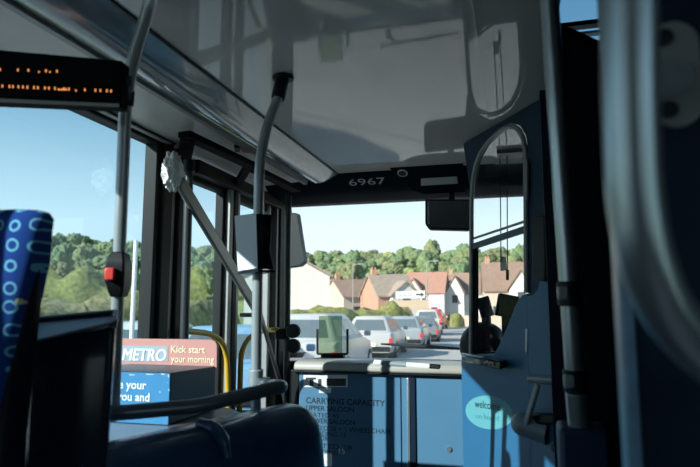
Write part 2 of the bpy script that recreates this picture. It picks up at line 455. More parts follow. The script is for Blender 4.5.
# ================================================================ DASH
YD = 2.65; ZD = onY(380, 373, 2.63).z + .012
XA = onY(299, 372, YD).x; XB = -.19
dash = thing('dashboard', 'blue dashboard cabinet with cream top moulding below the windscreen', 'dashboard', ((XA + XB) / 2, 2.8, 0))
b = MB(); b.span((XA, YD, .0), (XB, 3.04, ZD - .015)); b.build('cabinet', M_BLUE, dash, bevel=.006)
b = MB(); b.span((XA - .05, YD + .01, 0), (XA - .002, 3.04, ZD - .01)); b.build('end_panel', M_BLACK, dash, bevel=.006)
pr = [(YD - .02, ZD - .012), (YD - .024, ZD + .010), (YD - .010, ZD + .028), (YD + .04, ZD + .033), (3.04, ZD + .020), (3.04, ZD - .012)]
MB().loft([[(x, y, z) for y, z in pr] for x in (XA - .02, XB)]).build('top_moulding', M_CREAM, dash, bevel=.012, seg=3)
b = MB(); b.span((XA - .03, YD - .026, ZD - .018), (XB, YD + .004, ZD - .012)); b.build('shadow_gap_strip', M_BLACK, dash, bevel=.002)
DP = Plane((0, YD, 0), (0, -1, 0))
# cabinet split and edge post
xs = DP.hit(409, 420).x
b = MB(); b.span((xs - .006, YD - .012, .1), (xs + .006, YD + .01, ZD - .03)); b.build('edge_post', M_STEEL, dash, bevel=.002)
b = MB(); b.span((xs + .008, YD - .008, .1), (xs + .03, YD + .01, ZD - .03)); b.build('seal_strip', M_NAVYD, dash, bevel=.002)
b = MB(); b.span((DP.hit(401, 420).x - .0015, YD - .003, .1), (DP.hit(401, 420).x + .0015, YD + .01, ZD - .03)); b.build('door_gap', M_NAVYD, dash)
c = DP.hit(449, 449); MB().cyl(c, c + V((0, -.006, 0)), .011).build('key_lock', M_STEEL, dash)
# lettering
def dl(txt, u0, v0, u1, h):
    a = DP.hit(u0, v0); e = DP.hit(u1, v0); return (txt, a, (1, 0, 0), (0, 0, 1), (e - a).length, h) + ((.02, 0) if 'CARR' in txt or 'SALO' in txt else (.006, 0))
px = (DP.hit(350, 401) - DP.hit(350, 402)).length
write('capacity_lettering', [dl('CARRYING CAPACITY', 306, 403, 385, 6 * px), dl('UPPER SALOON', 306, 410, 354, 5 * px), dl('SEATED 45', 306, 416.5, 339, 4.6 * px),
      dl('LOWER SALOON', 306, 422.5, 355, 5 * px), dl('SEATED 28 + 1 WHEELCHAIR', 306, 429.5, 391, 4.8 * px), dl('STANDING 15', 306, 435, 346, 4.6 * px),
      dl('OR', 320, 440.5, 328, 4.6 * px), dl('SEATED 28', 306, 447, 352, 4.6 * px), dl('STANDING', 306, 453, 338, 4.6 * px)], M_DKTXT, dash)
write('white_number', [dl('15', 339, 453.5, 345, 5 * px)], M_WHITE, dash)
def patch(name, m, uvs, parent, pl, th=.0008, off=0.):
    return MB().prism([pl.hit(u, v, off) for u, v in uvs], pl.n * th).build(name, m, parent)
st = patch('white_sticker', M_WHITE, [(303.5, 375), (347.5, 375), (347.5, 387), (303.5, 387)], dash, DP)
patch('white_sticker', M_WHITE, [(319, 388), (331, 388), (331, 393), (319, 393)], dash, DP)
patch('white_sticker', M_WHITE, [(317, 453), (332, 453), (332, 466), (317, 466)], dash, DP)
b = MB()
for (u0, v0, u1, v1) in ((306, 377.5, 316, 379.5), (309.5, 379, 313.5, 386), (318, 379, 321.5, 386), (326.5, 378.5, 346, 386)):
    b.prism([DP.hit(u, v, .001) for u, v in ((u0, v0), (u1, v0), (u1, v1), (u0, v1))], (0, -.0005, 0))
b.build('sticker_marks', mat('sticker_ink', (.03, .035, .045), .6), st)
# grab tube on the dash edge
ht = thing('grab_tube', 'silver and white grab tube along the cream dashboard top', 'grab rail', (DP.hit(405, 366).x, YD - .03, ZD))
a = onY(374, 362.5, YD - .01); c = onY(440, 367.5, YD - .01); m1 = a.lerp(c, .12); m2 = a.lerp(c, .5); m3 = a.lerp(c, .85)
MB().cyl(m1, m2, .0125).build('grey_sleeve', M_GREY, ht, bevel=.002)
MB().cyl(a, m1, .0128).build('end_cap', M_WHITE, ht, bevel=.003)
MB().cyl(m2, m3, .0125).build('white_tube', M_WHITE, ht, bevel=.002)
b = MB(); b.cyl(m3, c, .013); b.cyl(c - V((.01, 0, 0)), c + V((-.01, .05, -.01)), .01); b.build('dark_socket', M_BLACK, ht, bevel=.002)

# windscreen bits
wp = thing('windscreen_wiper', 'black wiper lying across the foot of the windscreen', 'wiper', onY(420, 348, 3.16))
b = MB(); b.tube([onY(381, 344, 3.15), onY(400, 345, 3.15), onY(430, 347, 3.15), onY(466, 349, 3.15)], [.004, .008, .01, .006], seg=8)
b.build('blade', M_RUBBER, wp)
b = MB(); b.tube([onY(402, 346, 3.17), onY(396, 352, 3.18), onY(391, 357, 3.18)], .007, seg=8); b.cyl(onY(391, 357, 3.13), onY(391, 357, 3.2), .015); b.build('arm', M_BLACK, wp)
ch = thing('card_holder', 'black framed holder with green tinted sheet standing on the dashboard', 'holder', onY(332, 355, 2.95))
P29 = Plane((0, 2.95, 0), (0, -1, 0))
pw = [P29.hit(*p) for p in ((317.5, 329), (317.5, 354), (347.5, 354), (347.5, 329))]
b = MB()
for i in range(3): b.beam(pw[i], pw[i + 1], .01, .012, up=(0, 1, 0))
b.span(pw[1] + V((.02, -.01, -.045)), pw[2] + V((-.02, .03, .0)))
b.build('holder_frame', M_BLACK, ch, bevel=.001)
pts = [P29.hit(*p) for p in ((319, 316), (342, 316), (342, 353), (319, 353))]
MB().prism(pts, (0, .002, 0)).build('green_sheet', G_CARD, ch)
pts = [P29.hit(*p) for p in ((342, 318), (345.5, 318), (345.5, 353), (342, 353))]
MB().prism(pts, (0, .002, 0)).build('clear_edge', G_CAB, ch)
nb = thing('notice_strip', 'white notice strip with red and yellow print at left foot of windscreen', 'notice', onY(298, 357, 3.09))
P30 = Plane((0, 3.095, 0), (0, -1, 0))
patch('strip', M_WHITE, [(290, 353), (306, 352), (303, 357.5), (290, 358)], nb, P30, .003)
patch('printed_band', mat('orange_print', (.75, .3, .1), .5), [(290, 354.5), (297, 354), (297, 356.5), (290, 357)], nb, P30, .001, .003)

# interior mirror under the header
mr = thing('interior_mirror', 'wide black interior mirror hanging below the header', 'mirror', onY(448, 200, 2.84))
pts = [onY(u, v, 2.84) for u, v in ((425, 199), (425, 224), (429, 229.5), (468, 230.5), (471, 228), (471, 199))]
MB().prism(pts, (0, .05, 0)).build('mirror_housing', M_BLACK, mr, bevel=.006)
pts = [onY(u, v, 2.838) for u, v in ((427.5, 201), (427.5, 223), (430.5, 227.5), (467, 228), (469.5, 225), (469.5, 201))]
MB().prism(pts, (0, -.003, 0)).build('mirror_pane', G_PANE, mr)
b = MB(); b.cyl(onY(452, 202, 2.87), onY(452, 188, 2.87), .016); b.build('bracket', M_BLACK, mr)

# wing mirror outside
wm = thing('wing_mirror', 'large dark wing mirror outside the left front corner', 'mirror', onY(295, 266, 3.42))
pts = [onY(u, v, 3.42) for u, v in ((286, 212), (297, 213), (304.5, 262), (300, 266), (286, 268))]
MB().prism(pts, (0, .06, 0)).build('mirror_shell', mat('mirror_shell', (.008, .016, .022), .5, spec=.2), wm, bevel=.006, seg=2)
MB().tube([onY(290, 216, 3.47), onY(289, 203, 3.46), onY(287, 199, 3.2)], .014, .03).build('mirror_arm', M_BLACK, wm)

# ================================================================ CAB DOOR (angled screen)
cA = V((-.18, 2.33, 0)); cB = V((.11, 1.85, 0))
cd_ = (cB - cA).normalized(); cn = V((cd_.y, -cd_.x, 0));
if cn.y > 0: cn = -cn
CP = Plane(cA, cn)
cab = thing('cab_door', 'blue driver cab door with tall glazed screen and aqua oval sticker', 'cab door', CP.hit(495, 420) * 1.0)
cab.location.z = 0; ORG[cab] = V(cab.location)
def foot(u): p = CP.hit(u, 420); p.z = 0.02; return p
swoop = [(505, 331), (510, 319), (514, 308), (518, 300), (522, 295), (527, 293)]
pts = [foot(461), CP.hit(461, 362), CP.hit(463, 354), CP.hit(494, 354), CP.hit(499, 345)] + [CP.hit(*p) for p in swoop] + [foot(527)]
MB().prism(pts, -cn * .035).build('lower_panel', M_CABB, cab, bevel=.004)
path = [(471, 356), (471.5, 270), (471.5, 200), (473, 178), (477, 160), (484, 147), (494, 136), (503, 129), (511, 126), (518, 128.5), (523, 137), (525.5, 150), (526, 200), (526.5, 293)]
P3 = fillet([CP.hit(u, v, .004) for u, v in path], .04, 4)
MB().tube(P3, .0085, seg=10).build('screen_frame', M_ALU, cab)
gp = [CP.hit(u, v, -.012) for u, v in path + [(522, 296), (514, 309), (505, 332), (494, 354)]]
MB().prism(gp, -cn * .004).build('screen_glass', G_CAB, cab)
b = MB(); b.beam(CP.hit(472, 247), CP.hit(526, 229), .012, .022); b.build('screen_rail', mat('rail_blue_grey', (.05, .09, .13), .4), cab, bevel=.002)
b = MB(); b.beam(CP.hit(472, 239), CP.hit(526, 221), .008, .008); b.build('screen_rail', M_ALU, cab, bevel=.002)
# left inner post of the screen
b = MB(); b.beam(CP.hit(476, 355, -.01), CP.hit(476, 244, -.01), .012, .02); b.build('screen_post', M_BLACK, cab, bevel=.002)
# hinge
b = MB(); b.cyl(CP.hit(527.5, 352, .008), CP.hit(527.5, 329, .008), .007); b.build('hinge', M_STEEL, cab)
b = MB(); b.cyl(CP.hit(527, 200, .008), CP.hit(527, 160, .008), .006); b.build('hinge', M_ALU, cab)
# oval sticker
el = []
for k in range(40):
    a = 2 * pi * k / 40
    ex = 23.0 * cos(a); ey = 17.5 * sin(a)
    sq = 1 + .06 * cos(2 * a + .9)
    tx = ex * cos(.30) - ey * sin(.30); ty = ex * sin(.30) + ey * cos(.30)
    el.append((489.5 + tx * sq, 412.5 + ty * sq))
sk = patch('oval_sticker', M_TEAL, el, cab, CP, .001)
up = V((0, 0, 1))
rt = cd_
a = CP.hit(475, 407, .001); e = CP.hit(500, 410.5, .001)
write('welcome_lettering', [('welcome', a, (e - a), up, (e - a).length, .026)], M_DKTXT, sk, .001)
a = CP.hit(476, 418, .001); e = CP.hit(499, 421, .001)
write('faint_lettering', [('on board', a, (e - a), up, (e - a).length, .018)], M_TEALT, sk, .001)
# blue surround fixed to the ceiling
su = [(463, 143), (469, 186), (470.5, 178), (474.5, 159), (482.5, 144.5), (493, 133.5), (503, 126), (511, 123), (519.5, 125.5), (525.5, 135.5), (528, 150), (528.5, 293)]
pts = [CP.hit(*p) for p in su]
bt = foot(528.5); p550 = foot(556)
pt = CP.hit(553, 94); pt.z = ZC - .004; p0 = CP.hit(463, 143); p0.z = ZC - .004; pts[0] = p0
pts = pts + [bt, p550, pt]
MB().prism(pts, -cn * .03).build('fixed_surround', mat('cab_surround', (.012, .036, .07), .5, spec=.25, noise_amt=.05, noise_scale=8), cab, bevel=.003)
# raised step cover right of the hinge
pts = [CP.hit(u, v, .0) for u, v in ((530, 296), (536, 295), (541, 289), (543, 280), (556, 280))] + [foot(556), foot(530)]
MB().prism(pts, cn * .012).build('side_cover', M_CABB, cab, bevel=.004)

# bulkhead behind cab and stair panels
struct(MB().span((CP.hit(556, 420).x - .01, 1.80, 0), (XR, 1.84, ZC + .1)).build('wall_cab', M_NAVYD))
sp = [(.15, .68, 0), (.15, 1.79, 0)]
za = onX(572, 36, .15); zb = onX(600, 52, .15)
sl = (za.z - zb.z) / (za.y - zb.y)
pts = [(.15, .68, 0), (.15, 1.79, 0), (.15, 1.79, zb.z + sl * (1.79 - zb.y)), (.15, .68, zb.z + sl * (.68 - zb.y))]
struct(MB().prism(pts, (.03, 0, 0)).build('wall_stair', mat('stair_panel', (.003, .004, .006), 1.0, spec=.0)))
# near partition
NP = Plane((0, .62, 0), (0, -1, 0))
xe = NP.hit(613, 200).x
part = thing('partition_panel', 'dark navy partition panel with pale blue edge strip at right of the aisle', 'partition', (.4, .63, 0))
MB().span((xe + .010, .62, 0), (.85, .65, 2.05)).build('panel', M_NAVYD, part, bevel=.004)
MB().span((xe, .612, .0), (xe + .012, .655, 2.05)).build('edge_strip', mat('edge_strip_blue', (.12, .22, .33), .35, noise_amt=.3, noise_scale=30), part, bevel=.004)
# rail plate + near rail
nr = thing('curved_grab_rail', 'thick steel grab rail curving right, nearest the viewer', 'grab rail', at(632, 310, .4))
rp = [at(629, -90, .385), at(630, 100, .385), at(634, 195, .385), at(644, 255, .385), at(664, 308, .39), at(695, 345, .40), at(735, 378, .41), at(790, 420, .43)]
rpf = fillet(rp, .05, 6)
MB().tube(rpf, .0172, seg=28).build('rail_tube', M_STEEL, nr)
pc = NP.hit(669, 76)
def stadium(c, w, h, n=10):
    o = []
    for k in range(n + 1): a = pi * k / n; o.append(c + V((w * cos(a), 0, h - w + w * sin(a))))
    for k in range(n + 1): a = pi + pi * k / n; o.append(c + V((w * cos(a), 0, -(h - w) + w * sin(a))))
    return o
MB().prism(stadium(pc + V((.004, -.001, 0)), .023, .053), (0, -.005, 0)).build('mount_plate', mat('plate_grey', (.2, .205, .21), .5, metal=.2), nr, bevel=.001)
b = MB(); b.cyl(pc + V((.004, -.004, -.004)), at(632, 82, .385), .016); b.build('mount_stub', M_GREY, nr, bevel=.002)
for dv in (-.036, .036):
    c = pc + V((-.004, -.006, dv)); MB().cyl(c, c + V((0, -.005, 0)), .0085).build('bolt', M_BLACK, nr, bevel=.001)

# ================================================================ POLES
# right pole
pr_ = thing('grab_pole', 'tall steel grab pole beside the blue driver cab', 'pole', at(578, 430, 1.06))
top = at(546, -45, 1.08); low = at(576.5, 392, 1.04)
MB().cyl(top, low, .0165, seg=24).build('pole_tube', M_STEEL, pr_)
for (va, vb) in ((284, 308), (370, 392)):
    t1 = (va + 45) / 437; t2 = (vb + 45) / 437
    MB().cyl(top.lerp(low, t1), top.lerp(low, t2), .021).build('clamp', M_BLACK, pr_, bevel=.003)
    pm = top.lerp(low, (t1 + t2) / 2)
    MB().box(pm + V((-.012, -.012, 0)), (.018, .022, .022)).build('clamp_lug', M_GREY, pr_, bevel=.003)
MB().cyl(low, at(579.5, 426, 1.04), .019).build('pole_foot', M_STEEL, pr_, bevel=.002)
pd = thing('pedestal_block', 'dark navy pedestal block under the steel pole by the cab', 'pedestal', onZ(583, 430, 1.0))
c = at(579, 426, 1.04)
pd.location = (c.x + .03, c.y + .02, 0); ORG[pd] = V(pd.location)
MB().span((c.x - .035, c.y - .03, 0), (c.x + .045, c.y + .06, c.z)).build('block', mat('pedestal_navy', (.012, .025, .07), .5), pd, bevel=.008)
# black clutter between pole and stair panel
# card reader on the cab surround
cr = thing('card_reader', 'slim black device fixed on the cab surround beside the screen', 'device', CP.hit(546, 283, .02))
pts = [CP.hit(u, v, .0) for u, v in ((539.5, 217), (553, 215), (554, 282), (541, 280))]
MB().prism(pts, cn * .03).build('device_body', M_BLACK, cr, bevel=.005)
b = MB(); b.beam(CP.hit(539.5, 220, .02), CP.hit(540.5, 270, .02), .004, .012, up=cn); b.build('device_edge', M_ALU, cr)

# left pole (by the display)
p_a = at(124.5, 118, 1.30); p_b = at(113, 420, 1.30)
lp = thing('grab_pole', 'left grab pole with red stop button beside the LED display', 'pole', p_b)
ptop = onZ(158, -28, ZC); ptop = at(157, -30, (ZC - 1.3) / ray(157, -30).z)
pth = [ptop, at(149, 8, 1.26), at(134, 55, 1.28), at(125.5, 100, 1.30), p_b]
MB().tube(fillet(pth, .12, 8), .0135, seg=20).build('pole_tube', M_POLE, lp)
MB().cyl(at(127, 90, 1.298), at(125.5, 106, 1.30), .017).build('collar', M_BLACK, lp, bevel=.003)
MB().cyl(ptop, ptop.lerp(pth[1], .2), .022).build('ceiling_socket', M_BLACK, lp, bevel=.003)
pc = at(119.5, 272, 1.36)
b = MB()
v0 = (253, 266, 281, 298)
rr = []
for v, w_, dd in ((252, 6, .012), (258, 8, .018), (264, 9.5, .024), (282, 9.5, .024), (290, 8, .018), (297, 6, .012)):
    cc = at(119 - (v - 252) * .03, v, 1.285); k = w_ * 1.30 / 600; yy = V((cos(YAW), sin(YAW), 0)); xx = V((-sin(YAW), cos(YAW), 0))
    rr.append([cc - yy * k - xx * dd, cc + yy * k - xx * dd, cc + yy * k + xx * .025, cc - yy * k + xx * .025])
b.loft(rr); sb = b.build('stop_button_box', M_BLACK, lp, bevel=.004)
c = at(110.5, 274, 1.255)
MB().box(c, (.020, .016, .026), Matrix.Rotation(YAW, 3, 'Z')).build('red_button', M_RED, sb, bevel=.003)

# middle pole with leaflet holder
tm = 1.56
mpt = onZ(283, 76, ZC)
mp_ = thing('grab_pole', 'middle grab pole curving from black ceiling socket down to the luggage pen', 'pole', at(256, 420, tm))
pth = [mpt, at(279, 96, 1.66), at(268, 122, 1.61), at(259.5, 160, tm), at(256, 384, tm), at(255.5, 430, tm)]
MB().tube(fillet(pth, .14, 8), .0135, seg=20).build('pole_tube', M_POLE, mp_)
b = MB(); b.cyl(mpt, mpt + V((0, 0, -.012)), .03); b.cyl(mpt, at(278, 99, 1.655), .019); b.build('ceiling_socket', M_BLACK, mp_, bevel=.003)
MB().cyl(at(256.2, 369, tm), at(256, 386, tm), .0185).build('foot_sleeve', M_GREY, mp_, bevel=.003)
lh = thing('leaflet_holder', 'black leaflet holder with white sheet clipped to the middle pole', 'holder', at(252, 272, tm))
LP_ = at(246, 242, tm)
HPn = (CAM - LP_); HPn.z = 0; HPn.normalize(); HPn = Matrix.Rotation(radians(-38), 3, 'Z') @ HPn
PH = Plane(at(250, 242, tm - .03), HPn)
pts = [PH.hit(*p) for p in ((234.5, 216), (256, 213), (257.5, 268), (238, 271))]
MB().prism(pts, -HPn * .002).build('paper_sheet', M_PAPER, lh)
b = MB()
bx = [PH.hit(237.5, 272), PH.hit(258, 269.5)]
b.prism([bx[0], bx[1], bx[1] + V((.035, .03, 0)), bx[0] + V((.03, .05, 0))], (0, 0, -.006))
q = [PH.hit(256, 214), PH.hit(257.5, 269)]
b.prism([q[0], q[0] + V((.032, .025, -.0)), q[0] + V((.03, .03, -.05)), q[1] + V((.02, .03, .05)), q[1] + V((.032, .028, 0)), q[1]], (.002, -.004, 0))
b.prism([q[0] + V((-.0, .006, 0)), q[1] + V((0, .006, 0)), PH.hit(238, 272) + V((0, .008, 0)), PH.hit(235, 217) + V((0, .008, 0))], (0, .003, 0))
b.build('holder_case', M_BLACKG, lh, bevel=.001)

# door poles
t = thing('grab_pole', 'slim black vertical pole standing in the doorway', 'pole', onX(183, 400, -1.12))
b = MB(); b.tube([onX(189, 168, -1.12), onX(184, 345, -1.12), onX(181, 430, -1.12)], .016, seg=16); b.build('pole_tube', M_POLED, t)
MB().cyl(onX(189, 172, -1.12), onX(189, 160, -1.12), .021).build('top_socket', M_BLACK, t, bevel=.002)
t = thing('grab_pole', 'thin grey pole with two black discs between door and windscreen', 'pole', onY(287, 430, 2.72))
MB().tube([onY(288.5, 196, 2.72), onY(288, 226, 2.72), onY(286, 430, 2.72)], .0155, seg=16).build('pole_tube', M_POLED, t)
for v in (331, 346):
    c = onY(293, v, 2.70)
    MB().cyl(c + V((0, .02, 0)), c + V((0, -.012, 0)), .034).build('black_disc', M_BLACK, t, bevel=.006)
b = MB(); b.box(onY(281, 334, 2.71), (.05, .03, .05)); b.build('clamp', M_BLACK, t, bevel=.006)
MB().box(onY(275, 329, 2.70), (.035, .03, .016)).build('yellow_tip', M_YEL, t, bevel=.006)

# yellow rails
t = thing('door_handrail', 'yellow hooped handrail behind the red newspaper board', 'handrail', onX(228, 385, -1.14))
MB().tube([onX(184, 331, -1.19), onX(192, 331.5, -1.19), onX(210, 333.5, -1.19), onX(222, 341, -1.19), onX(227, 356, -1.19), onX(229, 420, -1.19)], .012, .08).build('rail_tube', M_YEL, t)
t = thing('door_handrail', 'yellow hooped handrail right behind the middle pole', 'handrail', onX(239, 385, -1.1))
MB().tube([onX(278, 330, -1.19), onX(262, 330.5, -1.19), onX(248, 338, -1.19), onX(241, 352, -1.19), onX(239, 420, -1.19)], .012, .1).build('rail_tube', M_YEL, t)

# crumpled plastic wrap
cw = MB(); c = onX(173, 171, -1.12)
cw.blob(c, (.03, .048, .068), 4, .22, 2.6, 5.)
tag(cw.build('plastic_wrap', M_PLASTW, sharp=.3), 'crumpled pale plastic wrap bundled at the top of the door post', 'wrapping')
# red sticker on the soffit
SP = Plane((-.96, 0, 1.93), V((.012, 0, -.29)))
if SP.n.z > 0: SP.n = -SP.n
ss = thing('warning_sticker', 'small faded red sticker on the pale soffit above the door', 'sticker', SP.hit(247, 150))
patch('sticker_face', M_STICK, [(238, 146), (252, 150), (256, 153.5), (243, 152.5)], ss, SP, .001, .001)
patch('black_catch', M_BLACK, [(234, 144.5), (240, 145), (240, 149), (235, 149)], ss, SP, .012, .001)

# ================================================================ LED DISPLAY
dr = V((sin(radians(80)), cos(radians(80)), 0)); dn = V((dr.y, -dr.x, 0))
cR = at(120.5, 84, 1.15)
LPn = Plane(cR, dn)
ds = thing('led_display', 'black LED display box with amber dots at upper left', 'display', LPn.hit(60, 103))
tl, trr, brr, bl = LPn.hit(-15, 48), LPn.hit(122, 60), LPn.hit(120, 107), LPn.hit(-15, 101.5)
MB().prism([tl, trr, brr, bl], -dn * .035).build('display_case', M_BLK2, ds, bevel=.004)
b = MB()
b.prism([LPn.hit(-15, 98, .0005), LPn.hit(119, 104, .0005), LPn.hit(119, 107, .0005), LPn.hit(-15, 101.5, .0005)], dn * .0015)
b.build('bottom_trim', M_ALU, ds)
b = MB()
def led(u, v, w=1.4, h=2.8):
    b.prism([LPn.hit(u - w / 2, v - h / 2, .001), LPn.hit(u + w / 2, v - h / 2, .001), LPn.hit(u + w / 2, v + h / 2, .001), LPn.hit(u - w / 2, v + h / 2, .001)], dn * .0005)
for u in (0, 18, 28.5, 46, 57): led(u, 69.5 + u * .03)
for u in (39, 50): led(u, 72, 1.5, 1.5)
for u in (2.5, 9.5, 13, 18.5, 23, 27.5, 34, 38, 45, 49, 55, 64, 69, 85, 95.5, 100.5, 107, 111):
    led(u, 86 + u * .045)
for u in (59, 62, 66): led(u, 89.5, 2.4, 1.6)
led(76, 90.5, 1.6, 1.6)
b.build('led_lettering', M_LED, ds)
b = MB(); b.beam(trr.lerp(brr, .35) + dn * -.02, at(126, 97, 1.295), .02, .02); b.build('pole_bracket', M_BLACK, ds)

# ================================================================ LUGGAGE PEN, SHELL, RAIL, BIN, SEAT
ZL = 1.0
pen = thing('luggage_pen', 'moulded navy luggage pen with rounded top edge in left foreground', 'luggage pen', (-.9, 1.3, 0))
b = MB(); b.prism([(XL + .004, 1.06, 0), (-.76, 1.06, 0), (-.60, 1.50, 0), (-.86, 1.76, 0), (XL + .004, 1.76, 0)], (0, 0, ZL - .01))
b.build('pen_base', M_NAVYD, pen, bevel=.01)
MB().prism([(XL + .006, 1.07, ZL - .01), (-.77, 1.07, ZL - .01), (-.61, 1.50, ZL - .01), (-.865, 1.75, ZL - .01), (XL + .006, 1.75, ZL - .01)], (0, 0, .008)).build('top_plate', M_METALP, pen)
# shell: rounded capping along the slanted aisle side
sa = at(60, 462, .98); sb_ = onY(300, 404, 1.52)
sa = V((-.752, .93, 1.047)); sb_ = V((-.545, 1.50, 1.057))
dv = (sb_ - sa).normalized(); nv = V((dv.y, -dv.x, 0)).normalized()      # towards the aisle
rings = []
def shell_ring(p, ext=1.0, drop=0.):
    o = []
    pr = [(-.10, -1.0), (-.10, -.03), (-.085, -.01), (-.05, 0.), (-.01, -.001), (.015, -.010), (.032, -.03), (.042, -.06), (.05, -.12), (.06, -.30), (.07, -1.0)]
    for a, z in pr:
        q = p + nv * a * ext; q = V((q.x, q.y, max(.0, p.z + z - drop))); o.append(q)
    return o
L = (sb_ - sa).length
for k in range(15):
    s_ = k / 14 * L; rings.append(shell_ring(sa + dv * s_))
for k in range(1, 7):
    a = k / 6 * pi / 2
    rings.append(shell_ring(sb_ + dv * (.05 * sin(a)) , 1.0 - .1 * (1 - cos(a)), .045 * (1 - cos(a))))
rings.append(shell_ring(sb_ + dv * .075, .85, .30))
rings.append(shell_ring(sb_ + dv * .085, .85, .75))
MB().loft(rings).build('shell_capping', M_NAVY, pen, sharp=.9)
# lug on the capping
Pn = Plane(sa + nv * .035, nv)
lg = [at(243, 408, 1.30), at(240, 420, 1.27), at(250, 440, 1.25)]
q = sa + dv * (L * .50)
b = MB(); b.tube([q + V((0, 0, .0)) - nv * .03, q + nv * .015 + V((0, 0, -.003)), q + nv * .05 + V((0, 0, -.03)), q + nv * .058 + V((0, 0, -.06))], [.013, .016, .015, .009], fil=.02, seg=18)
b.build('capping_lug', M_NAVY, pen)
# rail above the pen
M_RAIL = mat('rail_dark_steel', (.16, .18, .20), .32, metal=.5)
gr = thing('grab_rail', 'dark grab rail running above the navy luggage pen', 'grab rail', at(200, 408, 1.25))
ga = at(106, 413.5, 1.25); gb = at(130, 412, 1.26); gc = at(200, 406, 1.32); gd = at(272, 388.5, 1.40); ge = at(283, 386.5, 1.43); gf = at(262, 385.5, 1.555)
MB().tube(fillet([ga, gb, gc, gd, ge, gf], .03, 6), .016, seg=20).build('rail_tube', M_RAIL, gr)
b = MB(); b.cyl(gf - V((.0, .0, .02)), gf + V((0, .0, .02)), .02); b.build('rail_clamp', M_RAIL, gr)

# newspaper stand
ns = thing('newspaper_stand', 'blue newspaper stand with a pinkish red header board by the left window', 'newspaper stand', (-1.0, 1.6, ZL))
YN = 1.45; NPn = Plane((0, YN, 0), (0, -1, 0)); YN2 = 1.70; N2 = Plane((0, YN2, 0), (0, -1, 0))
xr = NPn.hit(170.5, 390).x; zt = NPn.hit(170, 373).z
x0 = -1.19
z2 = N2.hit(216, 366).z
pts = [(xr, YN, ZL), (xr, YN2, ZL), (xr, YN2, z2), (xr, YN, zt)]
MB().prism(pts, (x0 - xr, 0, 0)).build('stand_box', mat('stand_dark_blue', (.01, .025, .05), .4), ns, bevel=.003)
b = MB().span((x0, YN - .003, ZL), (xr - .002, YN, zt - .001))
for (u, v, w_, h_) in ((168.5, 376, 1.5, 3), (169, 390, 1.2, 2.2), (168.8, 404, 1.6, 3.6), (150, 374.2, 8, 1), (163, 374, 4, 1.4), (132, 374.8, 6, 1), (160, 392, 1.8, 1.2), (141, 417, 2.5, 2), (128, 416.5, 1.5, 2), (167.6, 382.5, 1, 1)):
    b.prism([NPn.hit(u - w_ / 2, v - h_ / 2, .0032), NPn.hit(u + w_ / 2, v - h_ / 2 + .4, .0032), NPn.hit(u + w_ / 2 - .4, v + h_ / 2, .0032), NPn.hit(u - w_ / 2 + .5, v + h_ / 2, .0032)], (0, -.0004, 0))
fp = b.build('front_print', [M_BBLUE, mat('worn_paint', (.55, .62, .66), .6)], ns)
for p in fp.data.polygons:
    if p.index >= 6: p.material_index = 1
def nl(pl, txt, u0, v0, u1, hpx, off=.0035):
    a = pl.hit(u0, v0, off); e = pl.hit(u1, v0, off); k = (pl.hit(u0, v0, off) - pl.hit(u0, v0 - 1, off)).length
    return (txt, a, (1, 0, 0), (0, 0, 1), (e - a).length, hpx * k)
write('print_lettering', [nl(NPn, 'Take your', 103, 387.5, 146.5, 8.3) + (.015, 0), nl(NPn, 'you and', 117, 400, 149.5, 8.3) + (.015, 0)], M_WHITE, fp)
hb = [N2.hit(*p) for p in ((100, 338), (211, 339.5), (216, 341), (218, 345), (218, 367.5), (100, 369))]
bd = MB().prism(hb, (0, -.006, 0)).build('header_board', M_PINK, ns, bevel=.0015)
hb = [N2.hit(u, v, .0065) for u, v in ((119, 345.5), (168, 346), (168, 361), (119, 361.5))]
MB().prism(hb, (0, -.0005, 0)).build('title_block', M_GREYT, bd)
write('title_lettering', [*[nl(N2, 'METRO', 122 + d_, 360 + e_, 165.5 + d_, 11.6, .0072 + k_ * .00015) + (0, .18) for k_, (d_, e_) in enumerate(((0, 0), (.5, .15), (1.0, 0), (.5, -.3)))]], M_WHITE, bd)
write('slogan_lettering', [nl(N2, 'Kick start', 171, 352.5, 205, 7, .0068) + (.012, 0), nl(N2, 'your morning', 171, 362, 214, 6.5, .0068) + (.012, 0)], M_CRTXT, bd)
MB().span((x0, YN2 - .004, zt), (xr, YN2 + .006, N2.hit(150, 366).z)).build('back_plate', M_BBLUE, ns)

# bin
bn = thing('litter_bin', 'open dark litter bin between the seat and the left pole', 'bin', (-.8, .97, .7))
k = .10
nl_ = at(31, 342, 1.09); nrt = at(116, 322, 1.06); br_ = at(118, 311, 1.18); bl_ = at(34, 319, 1.22)
tops = [nl_, nrt, br_, bl_]
cen = sum(tops, V()) / 4
def rr(f, z_off, ins=0.):
    o = []
    T = [cen + (p - cen) * f for p in tops]
    # rounded corners
    for i in range(4):
        p, a, c = T[i], T[i - 1], T[(i + 1) % 4]
        for s_ in (0, .33, .67, 1):
            q1 = p + (a - p).normalized() * .018; q2 = p + (c - p).normalized() * .018
            o.append((q1 * (1 - s_) ** 2 + p * 2 * s_ * (1 - s_) + q2 * s_ * s_))
    return [V((q.x, q.y, q.z + z_off if z_off > -.3 else .72 + (0 if z_off < -.3 else 0))) for q in o]
b = MB()
b.loft([rr(.9, -.5), rr(.95, -.25), rr(.985, -.06), rr(1.0, -.012), rr(1.03, -.010), rr(1.03, .0), rr(.985, .002), rr(.965, -.02), rr(.90, -.28), rr(.86, -.29)])
b.build('bin_shell', M_BIN, bn, sharp=1.0)
b = MB(); b.loft([rr(.955, -.008), rr(.945, -.04), rr(.89, -.27), rr(.885, -.275), rr(.925, -.04), rr(.935, -.008)])
